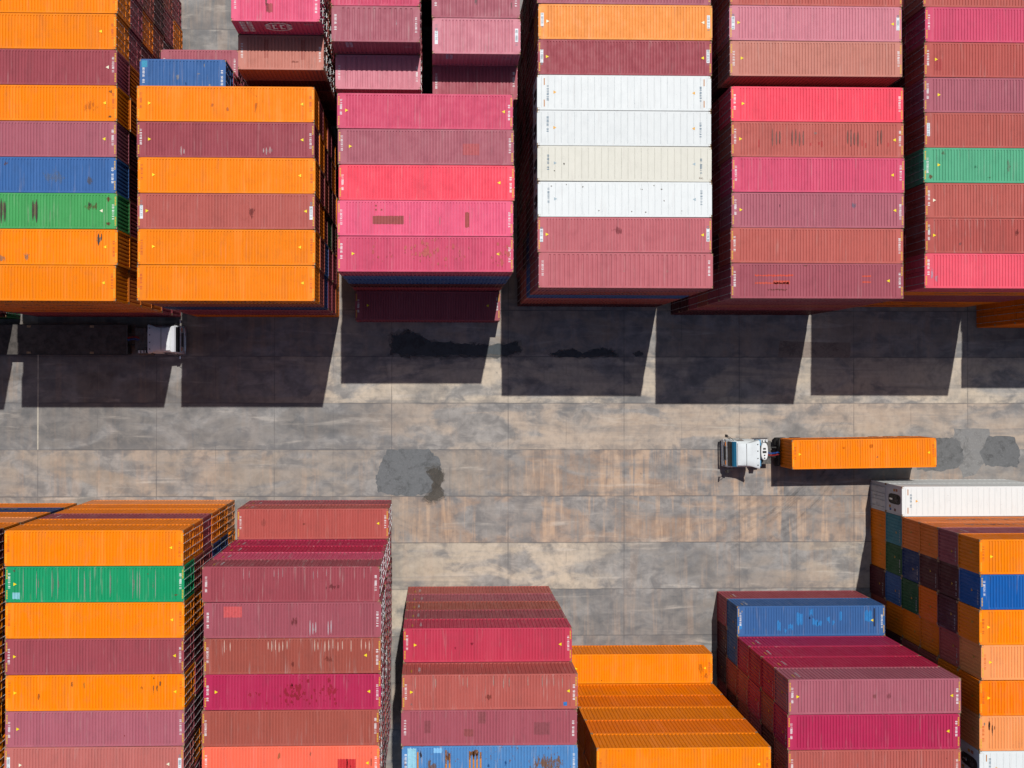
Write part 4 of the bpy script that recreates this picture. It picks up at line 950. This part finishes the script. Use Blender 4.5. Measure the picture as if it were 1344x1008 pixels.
# ------------------------------------------------------------------ trucks (front towards +x, origin on the ground under the front bumper)
def wheel(parent, x, y, r=.5, w=.28, dual=False):
    sgn = 1 if y > 0 else -1
    tw = w * (2.1 if dual else 1); y0, y1 = y - tw / 2, y + tw / 2
    t = MB().lathe_y(x, r, [(y0, r * .60), (y0, r * .93), (y0 + .04, r), (y1 - .04, r), (y1, r * .93), (y1, r * .60), (y0, r * .60)], 28).mesh('tyre_mesh', RUBBER, 0, True)
    wh = link('wheel', t, parent)
    yo = y1 if sgn > 0 else y0
    rim = MB().lathe_y(x, r, [(yo - sgn * .02, r * .60), (yo - sgn * .09, r * .5), (yo - sgn * .10, r * .26), (yo - sgn * .02, r * .22), (yo - sgn * .02, .001)], 24).mesh('rim_mesh', GREYST, 0, True)
    link('rim', rim, wh)
    return wh
def rounded(poly, n=1):
    return poly
def tractor(label, cabcol, accent, loc, rotz, variant):
    root = bpy.data.objects.new('tractor_truck', None); COL.objects.link(root); root.location = loc; root.rotation_euler = (0, 0, rotz)
    tag(root, label, 'truck', 'tractor trucks in the lane')
    c = (*cabcol, .12)
    # cab shell from front to back; slightly narrower at the roof
    sec = [(.00, .62, 1.55, 1.16), (-.08, .60, 1.72, 1.20), (-.46, .60, 2.60, 1.19), (-.62, .60, 2.70, 1.18), (-2.16, .80, 2.78, 1.19), (-2.22, .90, 2.72, 1.17)]
    rows = []
    for x, zb, zt, hw in sec:
        tw = hw - .10 * max(0, (zt - 1.6) / 1.2)
        sh = min(.22, (zt - zb) * .2)
        rows.append([(x, -hw + .03, zb), (x, -hw, zb + .12), (x, -hw, min(1.65, zt - sh)), (x, -tw, zt - sh), (x, -tw + .10, zt - .03), (x, -tw * .5, zt), (x, tw * .5, zt), (x, tw - .10, zt - .03), (x, tw, zt - sh), (x, hw, min(1.65, zt - sh)), (x, hw, zb + .12), (x, hw - .03, zb)])
    b = MB().grid(rows, 0, True); n = 12
    b.f.append(tuple(range(n))); b.mi.append(0); i = len(b.v) - n; b.f.append(tuple(range(i, i + n))); b.mi.append(0)
    cab = link('cab', b.mesh('cab_mesh', PLAIN, .025, True), root, c)
    # windscreen in two dark panes, on the slope
    for s, nm in ((-1, 'windscreen'),):
        b = MB(); b.grid([[(-.075, y, 1.72), (-.24, y * .985, 2.12), (-.415, y * .955, 2.52)] for y in (-1.06, -.5, 0, .5, 1.06)])
        b2 = MB()
        for q, v in enumerate(b.v): b.v[q] = (v[0] + .035, v[1], v[2] + .02)
        link('windscreen', b.mesh('windscreen_mesh', GLASS, 0, True), cab)
    for s in (-1, 1):
        b = MB(); b.quad((-.52, s * 1.203, 1.66), (-1.28, s * 1.203, 1.66), (-1.28, s * 1.135, 2.38), (-.74, s * 1.135, 2.38))
        dr = MB().box(-1.42, -.30, *sorted((s * 1.196, s * 1.212)), .82, 1.62)
        d = link('door', dr.mesh('cab_door_mesh', PLAIN, .01), cab, c); link('side_window', b.mesh('side_window_mesh', GLASS), d)
        link('handle', MB().box(-1.36, -1.16, *sorted((s * 1.213, s * 1.24)), 1.34, 1.39).mesh('handle_mesh', BLACK), d)
        # steps below the door
        link('step', MB().box(-1.15, -.45, *sorted((s * 1.02, s * 1.22)), .42, .50).mesh('step_mesh', GREYST, .01), root)
        # mirrors on arms
        b = MB().tube([(-.42, s * 1.15, 2.30), (-.12, s * 1.40, 2.26), (.10, s * 1.52, 2.20)], .022, 6)
        b.tube([(-.30, s * 1.18, 1.72), (-.05, s * 1.40, 1.72), (.10, s * 1.52, 1.78)], .022, 6)
        ma = link('mirror_arm', b.mesh('mirror_arm_mesh', BLACK, 0, True), cab)
        link('mirror', MB().box(.04, .15, *sorted((s * 1.40, s * 1.64)), 1.62, 2.22).mesh('mirror_mesh', BLACK if variant == 2 else CHROME, .03), ma)
        link('headlight', MB().box(-.02, .085, *sorted((s * .66, s * 1.06)), .84, 1.06).mesh('headlight_mesh', LENS, .02), root)
        link('turn_signal', MB().box(-.03, .05, *sorted((s * .62, s * .98)), 1.24, 1.40).mesh('turn_signal_mesh', AMBER, .01), cab)
        # mudguards
        b = MB(); arc = [math.radians(a) for a in range(20, 165, 12)]
        b.grid([[(-1.42 + .60 * math.cos(a), y, .52 + .60 * math.sin(a)) for a in arc] for y in sorted((s * .86, s * 1.17))])
        link('mudguard', b.mesh('mudguard_mesh', BLACK, 0, True), root)
        wheel(root, -1.42, s * 1.02, .50, .30)
        wheel(root, -5.00, s * .93, .50, .28, True)
        wheel(root, -6.30, s * .93, .50, .28, True) if variant == 2 else None
        b = MB(); b.grid([[(-5.00 + .62 * math.cos(a), y, .52 + .62 * math.sin(a)) for a in arc] for y in sorted((s * .62, s * 1.22))])
        link('mudguard', b.mesh('mudguard_mesh', BLACK, 0, True), root)
        link('frame_rail', MB().box(-6.9, -.5, *sorted((s * .36, s * .46)), .72, .98).mesh('frame_rail_mesh', BLACK, .01), root)
    # bumper, grille and bull bar
    link('bumper', MB().box(-.12, .10, -1.20, 1.20, .38, .80).mesh('bumper_mesh', PLAIN, .06), root, (*alb((190, 188, 190)), .4))
    b = MB()
    for q in range(6): b.box(-.02, .045, -.58, .58, .90 + q * .10, .955 + q * .10)
    link('grille', b.mesh('grille_mesh', GREYST, .008), cab)
    b = MB().tube([(.02, -1.16, .62), (.16, -1.12, .74), (.20, -.6, .78), (.20, .6, .78), (.16, 1.12, .74), (.02, 1.16, .62)], .045, 8)
    b.tube([(.18, -1.02, .76), (.20, -.96, 1.18), (.20, .96, 1.18), (.18, 1.02, .76)], .035, 8)
    for yy in (-.4, .4): b.tube([(.20, yy, .78), (.20, yy, 1.18)], .03, 8)
    link('bull_bar', b.mesh('bull_bar_mesh', CHROME, 0, True), root)
    # sun visor
    b = MB(); b.prism([(-.34, 2.56), (-.20, 2.48), (-.30, 2.64), (-.46, 2.76), (-.52, 2.72)], -1.06, 1.06)
    link('sun_visor', b.mesh('sun_visor_mesh', PLAIN, .01), cab, (*accent, .1))
    # wipers
    for yy in (-.55, .35):
        link('wiper', MB().tube([(-.02, yy, 1.70), (-.22, yy + .45, 2.06)], .014, 5).mesh('wiper_mesh', BLACK), cab)
    # air deflector: rises and flares towards the back
    rows = []
    for t in [q / 10 for q in range(11)]:
        x = -.60 - 1.66 * t; z = 2.78 + .70 * (t ** .8); w = .93 + .05 * t + .22 * max(0, t - .55) / .45
        zb = 2.74
        rows.append([(x, -w - .02, zb), (x, -w, z - .12 * min(1, t * 4)), (x, -w + .12, z - .02), (x, -w * .4, z), (x, w * .4, z), (x, w - .12, z - .02), (x, w, z - .12 * min(1, t * 4)), (x, w + .02, zb)])
    b = MB().grid(rows)
    b.f.append(tuple(range(8))); b.mi.append(0)
    de = link('air_deflector', b.mesh('air_deflector_mesh', PLAIN, 0, True), cab, c)
    link('seam_strip', MB().box(-1.26, -1.24, -.92, .92, 3.13, 3.16).mesh('seam_strip_mesh', GREYST), de).rotation_euler = (0, 0, 0)
    for yy in (-.86, -.3, .32, .88):
        link('bolt', MB().tube([(-2.10, yy, 3.41), (-2.10, yy, 3.47)], .045, 10).mesh('bolt_mesh', BLACK), de)
    # behind the cab
    link('catwalk', MB().box(-4.0, -2.3, -1.0, 1.0, 1.02, 1.06).mesh('catwalk_mesh', GREYST), root, None)
    link('fuel_tank', MB().tube([(-2.45, -1.0, .72), (-3.75, -1.0, .72)], .30, 20).mesh('fuel_tank_mesh', CHROME if variant == 2 else GREYST, 0, True), root)
    link('battery_box', MB().box(-3.2, -2.4, .72, 1.16, .48, 1.0).mesh('battery_box_mesh', BLACK, .02), root)
    for k in range(3):
        link('air_tank', MB().tube([(-3.05 - k * .27, -.90, 1.25), (-3.05 - k * .27, -1.14, 1.25)], .10, 12).mesh('air_tank_mesh', LENS, 0, True), root)
    b = MB()
    for q in range(20): pass
    b.lathe_y(0, 0, [(0, .001)], 3)
    link('fifth_wheel', MB().prism([(-4.8, 1.08), (-4.9, 1.16), (-5.8, 1.16), (-6.0, 1.04), (-5.8, 1.02), (-4.9, 1.02)], -.44, .44).mesh('fifth_wheel_mesh', BLACK, .01), root)
    # back frame with the white tank cover
    for s in (-1, 1):
        link('back_frame', MB().box(-2.92, -2.52, *sorted((s * .62, s * 1.14)), 1.1, 1.75).mesh('back_frame_mesh', PLAIN, .03), root, (*(alb((70, 150, 196)) if variant == 2 else alb((60, 60, 64))), .2))
    ov = []
    for q in range(24):
        a = 2 * PI * q / 24; ov.append((-3.14 + .30 * math.copysign(abs(math.cos(a)) ** .8, math.cos(a)), -.16 + .74 * math.copysign(abs(math.sin(a)) ** .8, math.sin(a))))
    b = MB().grid([[(x, y, z) for x, y in ov] for z in (1.12, 2.0)] + [[(-3.14 + (x + 3.14) * .86, -.16 + (y + .16) * .94, 2.04) for x, y in ov]], 0, True)
    i = len(b.v) - 24; b.f.append(tuple(range(i, i + 24))); b.mi.append(0)
    if variant == 2:
        tk = link('tank_cover', b.mesh('tank_cover_mesh', PLAIN, 0, True), root, (*alb((235, 238, 240)), .1))
        for yy, w in ((.30, .12), (.30, .10)): pass
        for k, (xx, yy, sx, sy) in enumerate(((-3.13, -.38, .12, .08), (-3.13, -.10, .17, .10), (-3.13, .18, .065, .06), (-3.13, .42, .065, .06))):
            link('vent', MB().box(xx - sx, xx + sx, yy - sy, yy + sy, 2.03, 2.047).mesh('vent_mesh', BLACK, .005), tk)
    # coiled hoses to the trailer
    for yy, hc in ((.12, alb((190, 40, 50))), (-.06, alb((30, 100, 200)))):
        pts = [(-3.45 - 1.0 * q / 40, yy + .07 * math.cos(q * 1.6) + .1 * math.sin(q / 40 * PI), 1.75 - .25 * math.sin(q / 40 * PI) + .07 * math.sin(q * 1.6)) for q in range(41)]
        link('air_hose', MB().tube(pts, .022, 6).mesh('air_hose_mesh', MARK, 0, True), root, hc)
    return root
def trailer(label, loc, rotz, flat):
    """origin on the ground under the kingpin end's front edge; deck runs to -x"""
    root = bpy.data.objects.new('semi_trailer', None); COL.objects.link(root); root.location = loc; root.rotation_euler = (0, 0, rotz)
    tag(root, label, 'trailer', 'container trailers')
    L = 12.3; zd = 1.30
    for s in (-1, 1):
        link('chassis_beam', MB().prism([(0, zd - .22), (-2.6, zd - .22), (-3.1, zd - .42), (-L, zd - .42), (-L, zd - .02), (0, zd - .02)], *sorted((s * .42, s * .54))).mesh('chassis_beam_mesh', BLACK, .01), root)
        for x in (-8.6, -9.9, -11.2): wheel(root, x, s * .92, .50, .26, True)
        link('landing_leg', MB().box(-3.3, -3.16, *sorted((s * .72, s * .86)), .16, 1.1).box(-3.4, -3.06, *sorted((s * .66, s * .92)), .10, .16).mesh('landing_leg_mesh', GREYST, .01), root)
        link('mudguard', MB().box(-11.9, -7.9, *sorted((s * .64, s * 1.22)), 1.06, 1.09).mesh('mudguard_mesh', BLACK, .01), root)
        link('rear_lamp', MB().box(-L - .03, -L + .02, *sorted((s * .8, s * 1.1)), .82, .94).mesh('rear_lamp_mesh', AMBER, .005), root)
    for x in (-.12, -6.1, -L + .12):
        link('bolster', MB().box(x - .11, x + .11, -1.20, 1.20, zd - .20, zd).mesh('bolster_mesh', BLACK, .01), root)
    for x in (-.12, -L + .12):
        for s in (-1, 1):
            link('twist_lock', MB().box(x - .05, x + .05, s * 1.12 - .05, s * 1.12 + .05, zd, zd + .04).mesh('twist_lock_mesh', CAST), root)
    if flat:
        b = MB().box(-L, 0, -1.24, 1.24, zd + .005, zd + .06)
        dk = link('deck', b.mesh('deck_mesh', DECK, .01), root)
        for s in (-1, 1):
            link('side_rail', MB().box(-L, 0, *sorted((s * 1.245, s * 1.29)), zd - .08, zd + .09).mesh('side_rail_mesh', BLACK, .006), dk)
            for x in (-2.9, -8.2):
                link('lashing_pocket', MB().box(x - .28, x + .05, *sorted((s * 1.02, s * 1.20)), zd + .062, zd + .085).mesh('lashing_pocket_mesh', CAST, .004), dk)
        link('headboard', MB().box(-.06, .03, -1.24, 1.24, zd + .062, zd + .22).mesh('headboard_mesh', GREYST, .01), dk)
    else:
        link('gooseneck', MB().box(-3.0, .1, -.40, .40, zd - .24, zd - .12).mesh('gooseneck_mesh', BLACK, .01), root)
        link('spare_wheel', MB().lathe_y(-1.5, .72, [(.70, .3), (.70, .47), (.74, .5), (.94, .5), (.98, .47), (.98, .3), (.70, .3)], 24).mesh('spare_wheel_mesh', RUBBER, 0, True), root)
        link('side_guard', MB().box(-7.6, -3.6, 1.14, 1.18, .55, 1.0).mesh('side_guard_mesh', GREYST, .01), root)
        link('front_panel', MB().box(.02, .10, -1.1, 1.1, zd - .12, zd + .30).mesh('front_panel_mesh', BLACK, .02), root)
    return root
yaw2 = math.radians(.8)
# loaded truck, heading to the photo's left
tractor('white and blue tractor truck pulling the loaded orange container', alb((236, 244, 248)), alb((34, 104, 140)), (59.20, -8.31, 0), PI + yaw2, 2)
trailer('black skeletal trailer under the orange container in the lane', (63.86, -8.24, 0), PI + yaw2, False)
oc = container('dry', 63.98, -8.14 - 1.219, 1.32, 'O', 'R', .12, 'orange container riding on the trailer behind the white and blue truck', 'containers on trailers', True, 'Y', True,
          [(.9, 1.3, -.55, -.1, alb((205, 130, 90)), 'rust', 0, .8), (-2.2, -1.2, .2, .8, alb((245, 118, 10)), 'stain', 0, .7), (.2, 1, .3, .9, alb((245, 118, 10)), 'stain', 0, .6), (2.4, 2.7, -.3, -.15, alb((220, 130, 80)), 'stain', 0, .7)], None, yaw=yaw2)
link('side_lettering', LETTERS[0], oc, DARKTXT, (0, 0, 1.15), (0, 0, PI))
# truck waiting in the shade, heading to the photo's right
tractor('white tractor truck with empty flat trailer, parked in the shade', alb((240, 244, 248)), alb((235, 238, 245)), (12.60, 1.36, 0), 0, 1)
trailer('empty dark flat trailer in the shade below the orange blocks', (8.06, 1.36, 0), 0, True)

# ------------------------------------------------------------------ light, sky, camera
W = bpy.data.worlds.new('World'); S.world = W; W.use_nodes = True
nt = W.node_tree; nt.nodes.clear()
sky = nt.nodes.new('ShaderNodeTexSky'); sky.sky_type = 'NISHITA'; sky.sun_disc = False
EL, AZ = math.radians(65.6), math.radians(10.1)
sky.sun_elevation = EL; sky.sun_rotation = AZ; sky.air_density = 1.0; sky.dust_density = 1.5; sky.ozone_density = 1.0
bg = nt.nodes.new('ShaderNodeBackground'); bg.inputs['Strength'].default_value = 0.085
wo = nt.nodes.new('ShaderNodeOutputWorld')
nt.links.new(sky.outputs[0], bg.inputs[0]); nt.links.new(bg.outputs[0], wo.inputs[0])
sl = bpy.data.lights.new('sun', 'SUN'); sl.energy = 5.0; sl.angle = math.radians(.5); sl.color = (1, .96, .90)
so = bpy.data.objects.new('sun', sl); COL.objects.link(so)
sd = Vector((math.sin(AZ) * math.cos(EL), math.cos(AZ) * math.cos(EL), math.sin(EL)))
so.rotation_euler = (-sd).to_track_quat('-Z', 'Y').to_euler(); so.location = sd * 150

cd = bpy.data.cameras.new('camera'); cam = bpy.data.objects.new('camera', cd); COL.objects.link(cam)
a, b_, c_ = 0.0058, -0.0245, 0.0011
M = Matrix.Rotation(c_, 4, 'Z') @ Matrix.Rotation(b_, 4, 'Y') @ Matrix.Rotation(a, 4, 'X')
cam.matrix_world = Matrix.Translation((34.072, -2.1404, 86.275)) @ M
cd.sensor_width = 36; cd.sensor_fit = 'HORIZONTAL'; cd.lens = 1302.64 / 1344 * 36
cd.shift_x = (672 - 601.67) / 1344; cd.shift_y = (492.85 - 504) / 1344
cd.clip_start = 1; cd.clip_end = 6000
S.camera = cam
S.render.resolution_x, S.render.resolution_y = 1024, 768
vs = S.view_settings; vs.view_transform = 'Standard'; vs.look = 'None'; vs.exposure = -0.30; vs.gamma = 1; vs.use_curve_mapping = False
S.cycles.max_bounces = 6; S.cycles.diffuse_bounces = 1; S.cycles.transparent_max_bounces = 12
